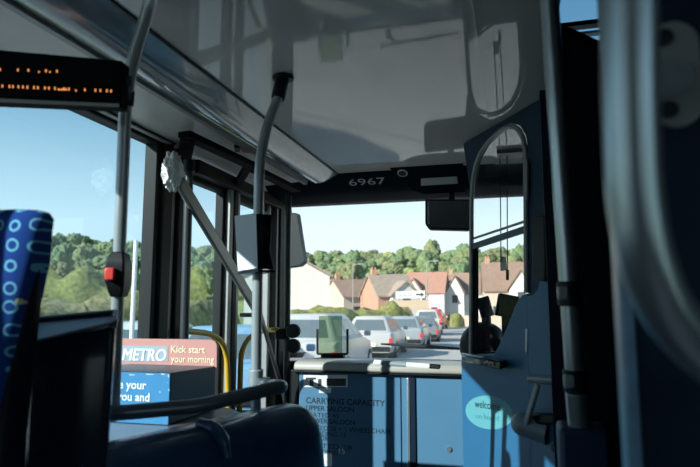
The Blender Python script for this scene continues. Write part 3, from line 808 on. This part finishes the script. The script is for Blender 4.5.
b.build('inner_wall_lit', mat('bin_inside_lit_grey', (.22, .23, .24), .5), bn, sharp=1.0)  # inner wall added in lighter grey for the light falling into the bin
MB().tube(rr(1.02, .001), .0028, closed=True, seg=8).build('rim_highlight', mat('rim_highlight_grey', (.16, .18, .20), .4), bn)  # paler tube paints the reflected highlight along the bin's top edge
b = MB(); b.span((-.95, .92, 0), (-.74, 1.03, .73)); b.build('bin_pedestal', M_BLACK, bn, bevel=.01)

# seat
seat = thing('bus_seat', 'bus seat in blue ring-patterned moquette at the left edge', 'seat', (-.97, .75, 0))
SY = .80
e0 = onY(49, 208, SY)
R_ = Matrix.Rotation(radians(-14), 3, 'X')
xr_ = e0.x - .004; zt_ = e0.z; xl_ = -1.19
def seat_sec(z, x1, y0, th):
    r = .03
    return [(xl_, y0, z), (xl_ + .01, y0 - .01, z), (xl_ + r, y0 - r * .6, z), (x1 - r * 1.2, y0 - r * .6, z), (x1 - r * .35, y0 - r * .35, z), (x1, y0, z), (x1 + .002, y0 + th, z), (xl_, y0 + th, z)]
secs = []; sh = []
for z, dx, dy, th in ((.50, -.14, .0, .05), (.8, -.12, .0, .05), (1.1, -.08, .0, .045), (1.2, -.06, .0, .04), (1.3, -.036, .0, .036), (1.38, -.018, .0, .033), (zt_ - .04, -.010, .0, .024), (zt_ - .015, -.008, .004, .02), (zt_ - .004, -.016, .008, .014), (zt_, -.03, .012, .008)):
    secs.append(seat_sec(z, xr_ + dx, SY + dy, th))
    if z < zt_ - .01:
        x1 = max(xr_ + dx, -.795) + .004
        dd = .06 if z < 1.25 else (.04 if z < 1.35 else .026)
        x1 -= .006 if z > 1.35 else 0
        sh.append([(xl_ - .005, SY + .012, z), (x1 - .002, SY + .006, z), (x1 + .003, SY + dd * .5, z), (x1 - .002, SY + dd, z), (xl_ - .005, SY + dd, z)])
MB().loft(secs).build('backrest_cover', M_MOQ, seat, sharp=1.2)
MB().loft(sh).build('backrest_shell', M_SEATSH, seat, bevel=.004)
MB().span((xl_, .36, .42), (xr_ - .18, .80, .50)).build('seat_cushion', M_MOQ, seat, bevel=.03, seg=4)
MB().span((xl_, .38, .38), (xr_ - .18, .84, .42)).build('seat_pan', M_SEATSH, seat, bevel=.01)
for x in (-1.12, -.98):
    MB().span((x - .02, .55, 0), (x + .02, .62, .385)).build('leg', M_GREY, seat, bevel=.006)

# ================================================================ CAB CONTENTS
tmn = thing('ticket_machine', 'black ticket machine seen through the cab screen', 'ticket machine', onY(507, 350, 2.36))
c = onY(507, 306, 2.36)
b = MB(); b.box(c, (.075, .05, .085), Matrix.Rotation(.15, 3, 'Z') @ Matrix.Rotation(.2, 3, 'Y')); b.build('machine_head', M_BLK2, tmn, bevel=.006)
b = MB(); b.tube([c + V((0, .01, -.03)), c + V((-.0, .01, -.14)), c + V((.01, .02, -.3)), (c.x + .01, c.y + .02, .8)], .022); b.build('machine_stand', M_BLK2, tmn)
bd_ = thing('driver_console', 'dark driver console with steering wheel behind the cab screen', 'console', onY(482, 350, 2.6))
c = onY(482, 336, 2.62)
b = MB(); b.blob(c + V((0, .03, -.04)), (.10, .09, .10), 3, .12, 2.0, 2.); b.span((XB + .02, 2.55, 0), (c.x + .5, 3.03, c.z - .06)); b.build('console_body', M_BLACK, bd_)
sq = c + V((0, -.02, .10))
b = MB(); b.box(onY(485, 307, 2.62), (.055, .03, .085), Matrix.Rotation(-.25, 3, 'Y')); b.cyl(onY(486, 314, 2.63), onY(487, 330, 2.63), .02); b.build('console_screen', M_BLACK, bd_, bevel=.004)
wc = V((.22, 2.42, 1.02)); nw = V((0, -.45, .9)).normalized(); xx = V((1, 0, 0)); yy = nw.cross(xx)
ringp = [wc + (xx * cos(2 * pi * k / 32) + yy * sin(2 * pi * k / 32)) * .22 for k in range(32)]
MB().tube(ringp, .014, closed=True, seg=10).build('steering_wheel', M_BLACK, bd_)
b = MB()
for k in range(3):
    a = 2 * pi * k / 3 + .5
    b.cyl(wc - nw * .03, wc + (xx * cos(a) + yy * sin(a)) * .215, .011, 10)
b.cyl(wc - nw * .07, wc - nw * .01, .05); b.cyl(wc - nw * .5, wc - nw * .05, .03)
b.build('steering_spokes', M_BLACK, bd_)
# driver seat
drs = thing('driver_chair', 'dark high-backed driver seat inside the cab', 'chair', (.62, 2.08, 0))
MB().span((.42, 1.92, .5), (.84, 2.02, 1.32)).build('backrest', M_SEATSH, drs, bevel=.03, seg=3)
MB().span((.42, 1.98, .42), (.84, 2.35, .52)).build('cushion', M_SEATSH, drs, bevel=.03, seg=3)
MB().span((.5, 2.0, 0), (.76, 2.3, .42)).build('pedestal', M_BLACK, drs, bevel=.02)
# hanging cords
hc = thing('hanging_lanyard', 'thin dark lanyard with white tag hanging behind the cab screen', 'lanyard', onY(505, 276, 2.5))
b = MB(); b.tube([onY(500, 150, 2.5), onY(501, 262, 2.5)], .0022, seg=6); b.tube([onY(507, 148, 2.5), onY(507.5, 275, 2.5)], .0022, seg=6); b.cyl(onY(507.5, 270, 2.5), onY(507.5, 280, 2.5), .006)
b.build('cords', M_BLK2, hc)
MB().prism([onY(u, v, 2.5) for u, v in ((500, 256), (506, 257), (507, 270), (500.5, 271))], (0, .006, 0)).build('white_tag', M_WHITE, hc)
MB().span((.1, 2.45, 1.93), (-.05, 2.55, ZC)).build('ceiling_fixing', M_BLACK, hc)
# shelf on the cab door
ts = thing('ticket_shelf', 'small black change tray on the top edge of the cab door', 'tray', CP.hit(485, 356, .03))
pts = [CP.hit(461.5, 352.5, .0), CP.hit(461.5, 352.5, .055), CP.hit(500, 354.5, .055), CP.hit(506, 352, .0), CP.hit(500, 348, -.05), CP.hit(465, 349, -.05)]
pts = [V((p.x, p.y, pts[0].z)) for p in pts]
MB().prism(pts, (0, 0, -.028)).build('tray_body', M_BLACKG, ts, bevel=.006)
a_ = pts[1]; b_ = pts[2]; dd_ = (b_ - a_)
b = MB()
for k in range(7): 
    p = a_ + dd_ * (.64 + .035 * k); hh = random.choice((.006, .009, .011))
    b.box(p + cn * .0035 + V((0, 0, -.013 + (k % 3) * .002)), (.0028, .003, hh), Matrix.Rotation(atan2(dd_.y, dd_.x), 3, 'Z'))
b.build('white_print', M_WHITE, ts)
MB().beam(a_ + V((0, 0, .004)), a_ + dd_ * .6 + V((0, 0, .004)), .01, .006).build('steel_lip', M_STEEL, ts, bevel=.002)

# handle on the cab side
hd = thing('cab_grab_handle', 'cranked grey grab handle with an open tube end right of the aqua sticker', 'handle', CP.hit(540, 445, .03))
c0 = CP.hit(529, 378.5, .045); c1 = CP.hit(558, 381, .01)
MB().cyl(c0, c1, .0125).build('pivot_tube', M_GREY, hd, bevel=.003)
a = CP.hit(538, 384, .05); e = CP.hit(526, 425, .06)
MB().beam(a, e, .02, .012, up=cn).build('crank_arm', M_GREY, hd, bevel=.005)
t0 = CP.hit(523, 424, .05); t1 = at(549, 433, 1.74)
MB().pipe(t0, t1, .035, .029).build('open_tube', M_GREY, hd, bevel=.002)
MB().cyl(t0.lerp(t1, .02), t0.lerp(t1, .75), .0285).build('tube_core', M_BLACK, hd)
b = MB(); b.blob(t0, (.0355, .0355, .0355), 3, 0); b.build('tube_cap', M_GREY, hd)
MB().beam(CP.hit(530, 418, .03), CP.hit(558, 419, .02), .03, .03).build('mount_bracket', M_BLACK, hd, bevel=.006)
c = CP.hit(556, 448, .012); MB().cyl(c - cn * .02, c + cn * .01, .012).build('stop_bolt', M_BLACK, hd, bevel=.003)

# ================================================================ OUTSIDE
ZG = -.35
M_ROAD = mat('asphalt', (.36, .35, .335), .85, noise_amt=.15, noise_scale=4, bump=.2)
M_PAVE = mat('paving', (.50, .46, .42), .85, noise_amt=.1, noise_scale=3)
M_GRASS = mat('grass', (.20, .24, .08), .95, noise_amt=.35, noise_scale=.35)
M_HEDGE = mat('hedge_leaves', (.19, .20, .055), .9, noise_amt=.65, noise_scale=5)
M_HEDGE2 = mat('scrub_leaves', (.24, .21, .085), .9, noise_amt=.8, noise_scale=7.0)
M_TREE = mat('tree_leaves', (.12, .165, .075), .9, noise_amt=.5, noise_scale=.9, rnd=.05)
M_TREEL = mat('light_tree_leaves', (.20, .25, .09), .9, noise_amt=.45, noise_scale=.9, rnd=.04)
M_BARK = mat('bark', (.12, .09, .06), .9, noise_amt=.3)
b = MB(); b.span((-300, -60, ZG - .3), (300, 300, ZG - .03)); struct(b.build('ground', M_GRASS))
rdir = V((ray(452, 310).x, ray(452, 310).y, 0)).normalized(); rn = V((rdir.y, -rdir.x, 0))
b = MB(); o = V((1.5, -20, ZG - .03))
b.prism([o - rn * 13, o + rn * 5, o + rn * 5 + rdir * 150, o - rn * 13 + rdir * 150], (0, 0, .03)); struct(b.build('road', M_ROAD))
b = MB(); b.prism([o + rn * 5.02, o + rn * 9, o + rn * 9 + rdir * 150, o + rn * 5.02 + rdir * 150], (0, 0, .12)); struct(b.build('pavement', M_PAVE))

# ---- hills
def wdir(u): r = ray(u, HZ); return V((r.x, r.y, 0)).normalized()
def hill_h(a, R):                    # a: angle left of the bus heading (deg)
    H = 20 if a < 30 else 20 + (a - 30) * .35
    H = min(H, 32)
    k = min(max((R - 105) / 165, 0), 1); k = k * k * (3 - 2 * k)
    return ZG - .1 + k * H
rings = []
bmh = MB(); grid = []
for i in range(24):
    R = 95 + i * 10; row = []
    for j in range(61):
        a = -35 + j * 2.0; aa = radians(a)
        z = hill_h(a, R) + noise.noise(V((a * .1, R * .02, 0))) * 1.2 * (R > 105)
        row.append(bmh.bm.verts.new((-sin(aa) * R, cos(aa) * R, z)))
    grid.append(row)
for i in range(23):
    for j in range(60): bmh.bm.faces.new((grid[i][j], grid[i][j + 1], grid[i + 1][j + 1], grid[i + 1][j]))
struct(bmh.build('ground_hill', mat('hill_grass', (.24, .27, .10), .95, noise_amt=.4, noise_scale=.05), sharp=3))
# ---- trees
def make_tree(name, m, seed, w, h):
    b = MB(); rnd = random.Random(seed)
    for k in range(8):
        a = rnd.random() * 6.28; r = (.0 if k == 0 else .32) * w
        b.blob((r * cos(a), r * sin(a), h * (.62 if k == 0 else rnd.uniform(.40, .80))), (w * (.38 if k == 0 else .27), w * (.38 if k == 0 else .27), h * (.36 if k == 0 else .22)), 4, .35, 2.4, seed + k * 3.1)
    b.tube([(0, 0, -.6), (0, 0, h * .3), (.02, 0, h * .55)], [w * .05, w * .04, w * .02], seg=8)
    n0 = len(b.bm.faces)
    o = b.build(name, [m, M_BARK], sharp=3)
    for p in o.data.polygons:
        c = p.center
        if p.index >= n0 - 20 and abs(c.x) < w * .1 and c.z < h * .4: p.material_index = 1
    return o
protos = [make_tree('woodland_tree', M_TREE, 3, 8, 9), make_tree('woodland_tree', M_TREE, 11, 7, 11), make_tree('woodland_tree', M_TREEL, 23, 7.5, 8), make_tree('woodland_tree', M_TREE, 31, 9.5, 9.5)]
for p in protos: p.location = (0, 0, -500)
first = [True] * 4
rt_ = random.Random(5)
TL = 'green tree among the many covering the wooded hillside'
n_tree = 0
for R, da in ((150, 1.75), (168, 1.7), (186, 1.65), (204, 1.55), (222, 1.5), (240, 1.45), (258, 1.4), (276, 1.35)):
    a = -4 + rt_.random()
    while a < 51 and n_tree < 296:
        a += da * rt_.uniform(.8, 1.2)
        if R < 175 and rt_.random() < .35: continue
        k = rt_.choice((0, 0, 1, 2, 2, 3)) if R < 200 else rt_.choice((0, 1, 3, 2, 0))
        o = protos[k] if first[k] else protos[k].copy()
        if not first[k]: COL.objects.link(o)
        first[k] = False
        aa = radians(a); RR = R + rt_.uniform(-8, 8)
        o.location = (-sin(aa) * RR, cos(aa) * RR, hill_h(a, RR) - .3)
        o.rotation_euler = (0, 0, rt_.random() * 6.28); s_ = rt_.uniform(.6, .92); o.scale = (s_, s_, s_ * rt_.uniform(.8, 1.15))
        tag(o, TL, 'tree', 'trees on the wooded hillside'); n_tree += 1
# ---- hedges and scrub
def hedge(name, pts, h, wdt, m, label, seed=0):
    b = MB(); P = fillet(pts, 1.0, 4); n = 0; rings = []
    L_ = 0; Q = [P[0]]
    for i in range(len(P) - 1):
        k = max(1, int((P[i + 1] - P[i]).length / .35))
        for j in range(1, k + 1): Q.append(P[i].lerp(P[i + 1], j / k))
    for i, p in enumerate(Q):
        d_ = (Q[min(i + 1, len(Q) - 1)] - Q[max(i - 1, 0)]).normalized(); nn = V((d_.y, -d_.x, 0)); r = []
        for k in range(13):
            a = pi * k / 12; x = cos(a) * wdt / 2; z = (sin(a) ** .6) * h if sin(a) > 0 else 0
            q = p + nn * x + V((0, 0, z))
            f = noise.noise(q * .9 + V((seed, 0, 0))) * .35 + noise.noise(q * 2.6 + V((seed, 4, 0))) * .22
            q = p + nn * x * (1 + f * .6) + V((0, 0, z * (1 + f * .8))); r.append(q)
        rings.append(r)
    b.loft(rings, closed=False)
    o = b.build(name, m, sharp=3)
    return tag(o, label, 'hedge')
def gp(u, t): d_ = ray(u, HZ); p = CAM + d_ * t; p.z = ZG; return p
hedge('clipped_hedge', [gp(268, 27), gp(330, 28.5), gp(398, 31)], 1.7, 1.6, M_HEDGE, 'long clipped green hedge behind the parked cars', 1)
hedge('scrub_bank', [gp(10, 13), gp(60, 14), gp(150, 15.5), gp(215, 18)], 1.9, 2.2, M_HEDGE2, 'brownish scrub bank outside the left side window', 5)
hedge('scrub_bank', [gp(-40, 30), gp(60, 31), gp(200, 34)], 3.6, 4, M_HEDGE, 'taller green thicket behind the brownish scrub bank', 9)
hedge('low_bush', [gp(449, 58), gp(454, 58), gp(457, 59)], 1.3, 1.6, M_HEDGE, 'small green bush in front of the white gabled houses', 12)
hedge('low_bush', [gp(395, 40), gp(400, 40), gp(403, 40.5)], 1.8, 1.5, M_HEDGE2, 'small brown bush below the direction sign', 14)

# ---- houses
M_WALLW = mat('white_render', (.56, .545, .525), .8, noise_amt=.04, noise_scale=.5)
M_WALLC = mat('cream_render', (.47, .39, .315), .8, noise_amt=.06, noise_scale=.5)
M_BRICK = mat('brick', (.42, .24, .17), .85, noise_amt=.15, noise_scale=3)
M_ROOFB = mat('brown_tiles', (.25, .165, .125), .8, noise_amt=.15, noise_scale=2)
M_ROOFG = mat('grey_brown_tiles', (.29, .235, .19), .8, noise_amt=.15, noise_scale=2)
M_ROOFR = mat('red_tiles', (.34, .185, .135), .8, noise_amt=.12, noise_scale=2)
M_WIN = mat('house_window', (.05, .06, .07), .1)
def house(label, u, t, rot, w, dp, hw, hr, mw, mr_, chim=1, gable=None, wins=True, group=None, dz=0.):
    """ridge runs along local x; rot = angle of local +x from the view's right"""
    o = thing('house', label, 'house', group=group)
    g = .3
    b = MB()
    b.prism([(-w / 2, -dp / 2, 0), (-w / 2, dp / 2, 0), (-w / 2, dp / 2, hw), (-w / 2, 0, hw + hr), (-w / 2, -dp / 2, hw)], (w, 0, 0)); b.build('walls', mw, o)
    b = MB()
    for s_ in (-1, 1):
        y1 = s_ * (dp / 2 + g); z1 = hw - g * hr / (dp / 2)
        b.prism([(-w / 2 - .2, 0, hw + hr + .05), (-w / 2 - .2, y1, z1 + .05), (-w / 2 - .2, y1, z1 + .22), (-w / 2 - .2, 0, hw + hr + .25)], (w + .4, 0, 0))
    b.build('roof', mr_, o)
    for k in range(chim):
        x = (-w / 2 + .6) if k == 0 else (w / 2 - .6)
        c_ = MB().span((x - .3, -.25, hw + hr - .6), (x + .3, .25, hw + hr + .75)).build('chimney', M_BRICK, o)
        b = MB()
        for dx in (-.18, .18): b.cyl((x + dx, 0, hw + hr + .75), (x + dx, 0, hw + hr + 1.05), .09, 8)
        b.build('chimney_pots', mat('terracotta', (.5, .22, .12), .8), c_)
    if wins:
        n = max(2, int(w / 2.6))
        for k in range(n):
            x = -w / 2 + (k + .5) * w / n
            for z in ((.9, 2.1), (3.2, 4.4)):
                if z[1] < hw: MB().span((x - .5, -dp / 2 - .04, z[0]), (x + .5, -dp / 2 + .02, z[1])).build('window', M_WIN, o)
    if gable:
        gx, gw, gh, gm, gd = gable      # projecting front gable
        gb = MB(); gb.prism([(gx - gw / 2, -dp / 2 - gd, 0), (gx + gw / 2, -dp / 2 - gd, 0), (gx + gw / 2, -dp / 2 - gd, hw), (gx, -dp / 2 - gd, hw + gh), (gx - gw / 2, -dp / 2 - gd, hw)], (0, gd + dp * .4, 0))
        gb = gb.build('front_gable', gm, o)
        b = MB()
        for s_ in (-1, 1):
            b.prism([(gx, -dp / 2 - gd - .2, hw + gh + .05), (gx + s_ * (gw / 2 + .25), -dp / 2 - gd - .2, hw - .1), (gx + s_ * (gw / 2 + .25), -dp / 2 - gd - .2, hw + .1), (gx, -dp / 2 - gd - .2, hw + gh + .28)], (0, gd + dp * .4, 0))
        b.build('gable_roof', mr_, gb)
        MB().span((gx - .45, -dp / 2 - gd - .04, hw - 1.5), (gx + .45, -dp / 2 - gd + .02, hw - .3)).build('window', M_WIN, gb)
    p = gp(u, t); d_ = wdir(u); o.location = (p.x, p.y, ZG + dz)
    o.rotation_euler = (0, 0, atan2(-d_.x, d_.y) + radians(rot))
    return o
house('large white building with plain gable end behind the hedge at left', 287, 58, 90, 12, 7.4, 4.6, 2.0, M_WALLW, M_ROOFG, 0, wins=False)
house('brown roofed terrace house next to the large white building', 333, 93, 12, 9, 7.5, 3.4, 2.1, M_WALLC, M_ROOFG, 1)
house('brown roofed terrace house in the middle of the row behind the hedge', 359, 80, 25, 7.5, 7, 3.3, 2.2, M_WALLC, M_ROOFB, 2)
house('brick gabled house with white front beside the direction sign', 388, 69, 20, 4.6, 6.5, 3.2, 2.3, M_BRICK, M_ROOFG, 1, gable=(0.6, 3.2, 1.4, M_WALLW, 1.0))
house('grey roofed house half hidden behind the red roofed house', 400, 104, 5, 10, 8, 4.6, 3.0, M_WALLW, M_ROOFG, 1)
house('red roofed house with white front gable above the car queue', 428, 98, -8, 6.2, 8, 4.4, 3.2, M_WALLW, M_ROOFR, 0, gable=(-1.6, 2.6, 2.0, M_WALLW, .8))
h_ = house('white house with twin steep gable left of the cab frame', 467, 100, -6, 6.2, 8, 4.3, 3.3, M_WALLW, M_ROOFB, 1, gable=(-1.3, 2.8, 2.6, M_WALLW, 1.2))
house('brown hipped-looking house seen first through the cab screen', 508, 76, 4, 6.0, 7, 4.1, 3.4, M_WALLC, M_ROOFB, 1, gable=(1.3, 2.8, 2.2, M_WALLW, 1.2))
house('brown roofed house at right edge of the cab screen', 580, 70, -6, 8.5, 8, 4.5, 3.2, M_WALLW, M_ROOFB, 1, gable=(-1.4, 3.6, 2.4, M_WALLW, 1.0))
house('small brown roof peeping above the terrace row left of the brick gabled house', 372, 122, 10, 9, 7.5, 4.2, 2.6, M_WALLC, M_ROOFB, 2)
house('farthest grey roofed house between the red roof and the twin gable house', 447, 132, 15, 8, 8, 4.4, 3.0, M_WALLW, M_ROOFG, 1)
# low garden wall
o = MB(); a = gp(446, 62); c = gp(560, 60); o.beam(a + V((0, 0, .4)), c + V((0, 0, .4)), .3, 1.4)
tag(o.build('garden_wall', M_WALLC), 'low pale garden wall in front of the gabled houses', 'wall')

# ---- direction sign
sg = thing('direction_sign', 'white direction sign with black arrow over a beige board on posts', 'sign', gp(412, 44))
SPn = Plane(gp(412, 44), V((-ray(412, HZ).x, -ray(412, HZ).y, 0)))
def spt(u, v, off=0.): return SPn.hit(u, v, off)
MB().prism([spt(395.5, 291.5), spt(425, 290.5), spt(425, 298), spt(395.5, 298.5)], SPn.n * -.06).build('sign_board', mat('sign_white', (.58, .58, .57), .5), sg)
b = MB()
b.prism([spt(416, 293.8, .01), spt(421, 293.8, .01), spt(421, 292.2, .01), spt(423.8, 294.5, .01), spt(421, 296.8, .01), spt(421, 295.2, .01), spt(416, 295.2, .01)], SPn.n * .01)
b.build('arrow', M_BLACK, sg)
b = MB()
for u0, u1 in ((398, 402), (403, 407), (408.5, 412)):
    b.prism([spt(u0, 294.2, .01), spt(u1, 294.1, .01), spt(u1, 296, .01), spt(u0, 296.1, .01)], SPn.n * .008)
b.build('faded_lettering', M_GREYT, sg)
MB().prism([spt(394.5, 300.5), spt(429, 300), spt(429, 309), spt(394.5, 309.5)], SPn.n * -.06).build('lower_board', mat('beige_board', (.42, .33, .24), .6), sg)
for u in (399, 419):
    a = spt(u, 292, -.1); MB().cyl((a.x, a.y, ZG), (a.x, a.y, a.z), .05, 10).build('post', M_ALU, sg)
def lamp(label, u, t, v):
    p = gp(u, t); h = (at(u, v, t)).z
    o = thing('lamp_post', label, 'lamp post', p)
    MB().tube([p, V((p.x, p.y, h))], [.085, .05], seg=10).build('post', M_ALU, o)
    r = V((1, 0, 0)); b = MB(); b.tube([V((p.x, p.y, h)), V((p.x + .3, p.y, h + .12)), V((p.x + .8, p.y, h + .15))], .035, .1, seg=8); b.build('arm', M_ALU, o)
    MB().box((p.x + .95, p.y, h + .14), (.5, .2, .1)).build('lamp_head', M_GREY, o)
lamp('thin lamp post rising over the brown roofed terrace', 353, 70, 265)
lamp('pale lamp post in front of the red roofed house', 427.5, 60, 262)
pp = gp(133, 7.3); t = MB(); t.tube([pp, V((pp.x, pp.y, at(133, 240, 7.3).z))], .028, seg=10)
tag(t.build('marker_post', M_WHITE), 'plain white post standing in the scrub outside the left window', 'post')

# ---- cars
G_CAR = mat('car_glass', (.09, .12, .14), .05, spec=.8)
M_TYRE = mat('tyre', (.02, .02, .02), .8)
M_TAIL = mat('tail_lamp', (.55, .03, .03), .2)
M_HUB = mat('wheel_hub', (.45, .46, .48), .35, metal=.6)
def car(label, col, u, t, hdg, L=4.2, W=1.75, H=1.45, suv=False, group=None, dz=0.0):
    """+Y is the car's front; u,t place the middle of its tail"""
    m = mat('paint_%s' % '_'.join(str(int(c * 100)) for c in col), col, .3, metal=.0, coat=.3)
    o = thing('car', label, 'car', group=group)
    belt = H * .64; hw = W / 2
    def sec(y, zt, f):
        w_ = hw * f
        return [(-w_ * .9, y, .22), (-w_, y, .42), (-w_ * 1.0, y, zt * .72), (-w_ * .95, y, zt * .97), (-w_ * .86, y, zt), (w_ * .86, y, zt), (w_ * .95, y, zt * .97), (w_, y, zt * .72), (w_, y, .42), (w_ * .9, y, .22)]
    hood = H * .60
    prof = [(0, belt * .90, .90), (.05, belt * .97, .95), (.25, belt, 1.0), (L * .35, belt, 1.0), (L * .68, belt * .98, 1.0), (L * .75, hood * 1.0, .99), (L * .92, hood * .88, .95), (L * .985, hood * .74, .86), (L, hood * .62, .80)]
    MB().loft([sec(*p) for p in prof]).build('body', m, o, bevel=.015, sharp=.9)
    yb0, yb1 = .12, L * .72
    yr0, yr1 = (.42, L * .50) if not suv else (.30, L * .54)
    wt = hw * .64; wb = hw * .90
    def cab_ring(f):
        e = 1 - (1 - f) ** 1.3
        y0 = yb0 + (yr0 - yb0) * f; y1 = yb1 + (yr1 - yb1) * f; w_ = wb + (wt - wb) * f; z = belt - .03 + (H - belt - .0) * f
        return [(-w_, y0 + .06, z), (-w_ * .85, y0, z), (w_ * .85, y0, z), (w_, y0 + .06, z), (w_, y1 - .12, z), (w_ * .8, y1, z), (-w_ * .8, y1, z), (-w_, y1 - .12, z)]
    top = [(x * .8, .5 * (yr0 + yr1) + (y - .5 * (yr0 + yr1)) * .8, H + .0) for x, y, z in cab_ring(1.0)]
    rr_ = [cab_ring(f) for f in (0, .5, .86)] + [[(x * .97, y, z) for x, y, z in cab_ring(.93)], [(x * .9, y, H - .012) for x, y, z in cab_ring(.98)], top]
    MB().loft(rr_).build('cabin', m, o, sharp=1.0)
    def face(i, f0, f1, s0, s1, off):
        A0, B0 = V(cab_ring(f0)[i]), V(cab_ring(f0)[(i + 1) % 8]); A1, B1 = V(cab_ring(f1)[i]), V(cab_ring(f1)[(i + 1) % 8])
        n_ = (B0 - A0).cross(A1 - A0).normalized() * off
        return [A0.lerp(B0, s0) + n_, A0.lerp(B0, s1) + n_, A1.lerp(B1, s1) + n_, A1.lerp(B1, s0) + n_], n_
    def pane(name, i, f0, f1, s0, s1):
        q, n_ = face(i, f0, f1, s0, s1, .004)
        c = (V(q[0]) + V(q[2])) / 2; 
        if n_.dot(c - V((0, L * .4, H * .8))) < 0: q, n_ = face(i, f0, f1, s0, s1, -.004)
        return MB().prism(q, n_ * .5).build(name, G_CAR, o)
    pane('rear_window', 1, .12, .82, .03, .97)
    pane('windscreen', 5, .10, .9, .03, .97)
    for i in (3, 7):
        r_ = ((.03, .38), (.41, .70), (.73, .97))
        for s0, s1 in r_:
            if i == 7: s0, s1 = 1 - s1, 1 - s0
            pane('side_window', i, .14, .82, s0, s1)
    for sx in (-1, 1):
        MB().box((sx * hw * .88, .04, belt * (.66 if not suv else .8)), (.13, .10, .2 if not suv else .34)).build('tail_lamp', M_TAIL, o, bevel=.02)
        b = MB(); b.box((sx * (hw + .09), L * .62, belt + .06), (.17, .12, .13)); b.build('door_mirror', m, o, bevel=.035, seg=3)
        MB().box((sx * hw * .68, L * .965, hood * .66), (.34, .12, .14)).build('headlamp', mat('lamp_lens', (.7, .72, .75), .1), o, bevel=.03)
        for y in (L * .19, L * .81):
            w_ = MB().cyl((sx * (hw - .2), y, .31), (sx * (hw + .005), y, .31), .31, 24).build('wheel', M_TYRE, o, bevel=.03)
            MB().cyl((sx * (hw - .1), y, .31), (sx * (hw + .012), y, .31), .19, 18).build('wheel_hub', M_HUB, w_)
    MB().box((0, -.015, belt * .52), (.52, .02, .12)).build('number_plate', mat('plate_yellow', (.7, .66, .45), .5), o)
    MB().box((0, .0, .34), (W * .86, .12, .16)).build('bumper', M_BLACK, o, bevel=.03)
    p = gp(u, t); o.location = (p.x, p.y, ZG + dz)
    a = atan2(-wdir(hdg).x, wdir(hdg).y); o.rotation_euler = (0, 0, a)
    return o
SIL = (.33, .36, .38)
car('silver hatchback nearest the windscreen at the tail of the car line', SIL, 299, 13.3, 492, 4.2, 1.85, 1.56)
car('silver estate second in the car line ahead of the nearest hatchback', (.34, .36, .37), 368, 20.5, 478, 4.4, 1.75, 1.44)
car('grey hatchback third in the car line with red tail lamp', (.22, .26, .29), 403, 25.5, 480, 4.1, 1.72, 1.38)
car('dark grey hatchback fourth in the car line before the pale off-roader', (.14, .16, .19), 422, 31, 455, 4.0, 1.72, 1.36, dz=-.02)
car('pale off-road car farthest in the line near the bend', (.45, .43, .40), 427, 39, 450, 4.4, 1.85, 1.68, suv=True)
car('bright red car parked beyond the pale off-road car', (.6, .03, .03), 432, 52, 520, 4.2, 1.8, 1.75, suv=True)
car('white car outside the left side window beyond the newspaper stand', (.5, .51, .52), 108, 9.6, 420, 4.3, 1.75, 1.45)
car('blue car seen through the front door glass', (.20, .36, .52), 214, 8.9, 430, 4.1, 1.75, 1.40)

# ================================================================ LIGHT
sd = V((.61, .79, 0)).normalized(); el = radians(24.9)
sdir = V((sd.x * cos(el), sd.y * cos(el), -sin(el)))
sl_ = bpy.data.lights.new('sun', 'SUN'); sl_.energy = 10; sl_.angle = radians(.5); sl_.color = (1, .93, .82)
so = bpy.data.objects.new('sun', sl_); COL.objects.link(so); so.rotation_euler = sdir.to_track_quat('-Z', 'Y').to_euler()
wd = bpy.data.worlds.new('sky'); S.world = wd; wd.use_nodes = True; nt = wd.node_tree; bg = nt.nodes['Background']
tc = nt.nodes.new('ShaderNodeTexCoord'); sx = nt.nodes.new('ShaderNodeSeparateXYZ'); rp_ = nt.nodes.new('ShaderNodeValToRGB')
nt.links.new(tc.outputs['Generated'], sx.inputs[0]); nt.links.new(sx.outputs['Z'], rp_.inputs[0]); nt.links.new(rp_.outputs[0], bg.inputs[0])
e = rp_.color_ramp.elements
e[0].position = 0.0; e[0].color = (1.02, 1.12, 1.15, 1)
e[1].position = .14; e[1].color = (.92, 1.12, 1.18, 1)
q = e.new(.30); q.color = (.37, .63, .80, 1)
q = e.new(.55); q.color = (.20, .42, .64, 1)
q = e.new(1.0); q.color = (.12, .28, .5, 1)
bg.inputs[1].default_value = 1.08

# ================================================================ CAMERA
cd = bpy.data.cameras.new('camera'); cam = bpy.data.objects.new('camera', cd); COL.objects.link(cam)
cam.location = CAM; cam.rotation_euler = (pi / 2 + PIT, 0, YAW)
cd.sensor_width = 36; cd.lens = F / 700 * 36; cd.clip_start = .02; cd.clip_end = 2000
cd.dof.use_dof = True; cd.dof.focus_distance = 2.6; cd.dof.aperture_fstop = 4.4
S.camera = cam
S.view_settings.view_transform = 'Standard'; S.view_settings.look = 'None'; S.view_settings.gamma = 1; S.view_settings.exposure = 0
S.view_settings.use_curve_mapping = False
S.cycles.max_bounces = 8; S.cycles.transparent_max_bounces = 24; S.cycles.glossy_bounces = 5; S.cycles.diffuse_bounces = 4
S.cycles.use_denoising = True; S.cycles.sample_clamp_indirect = 6
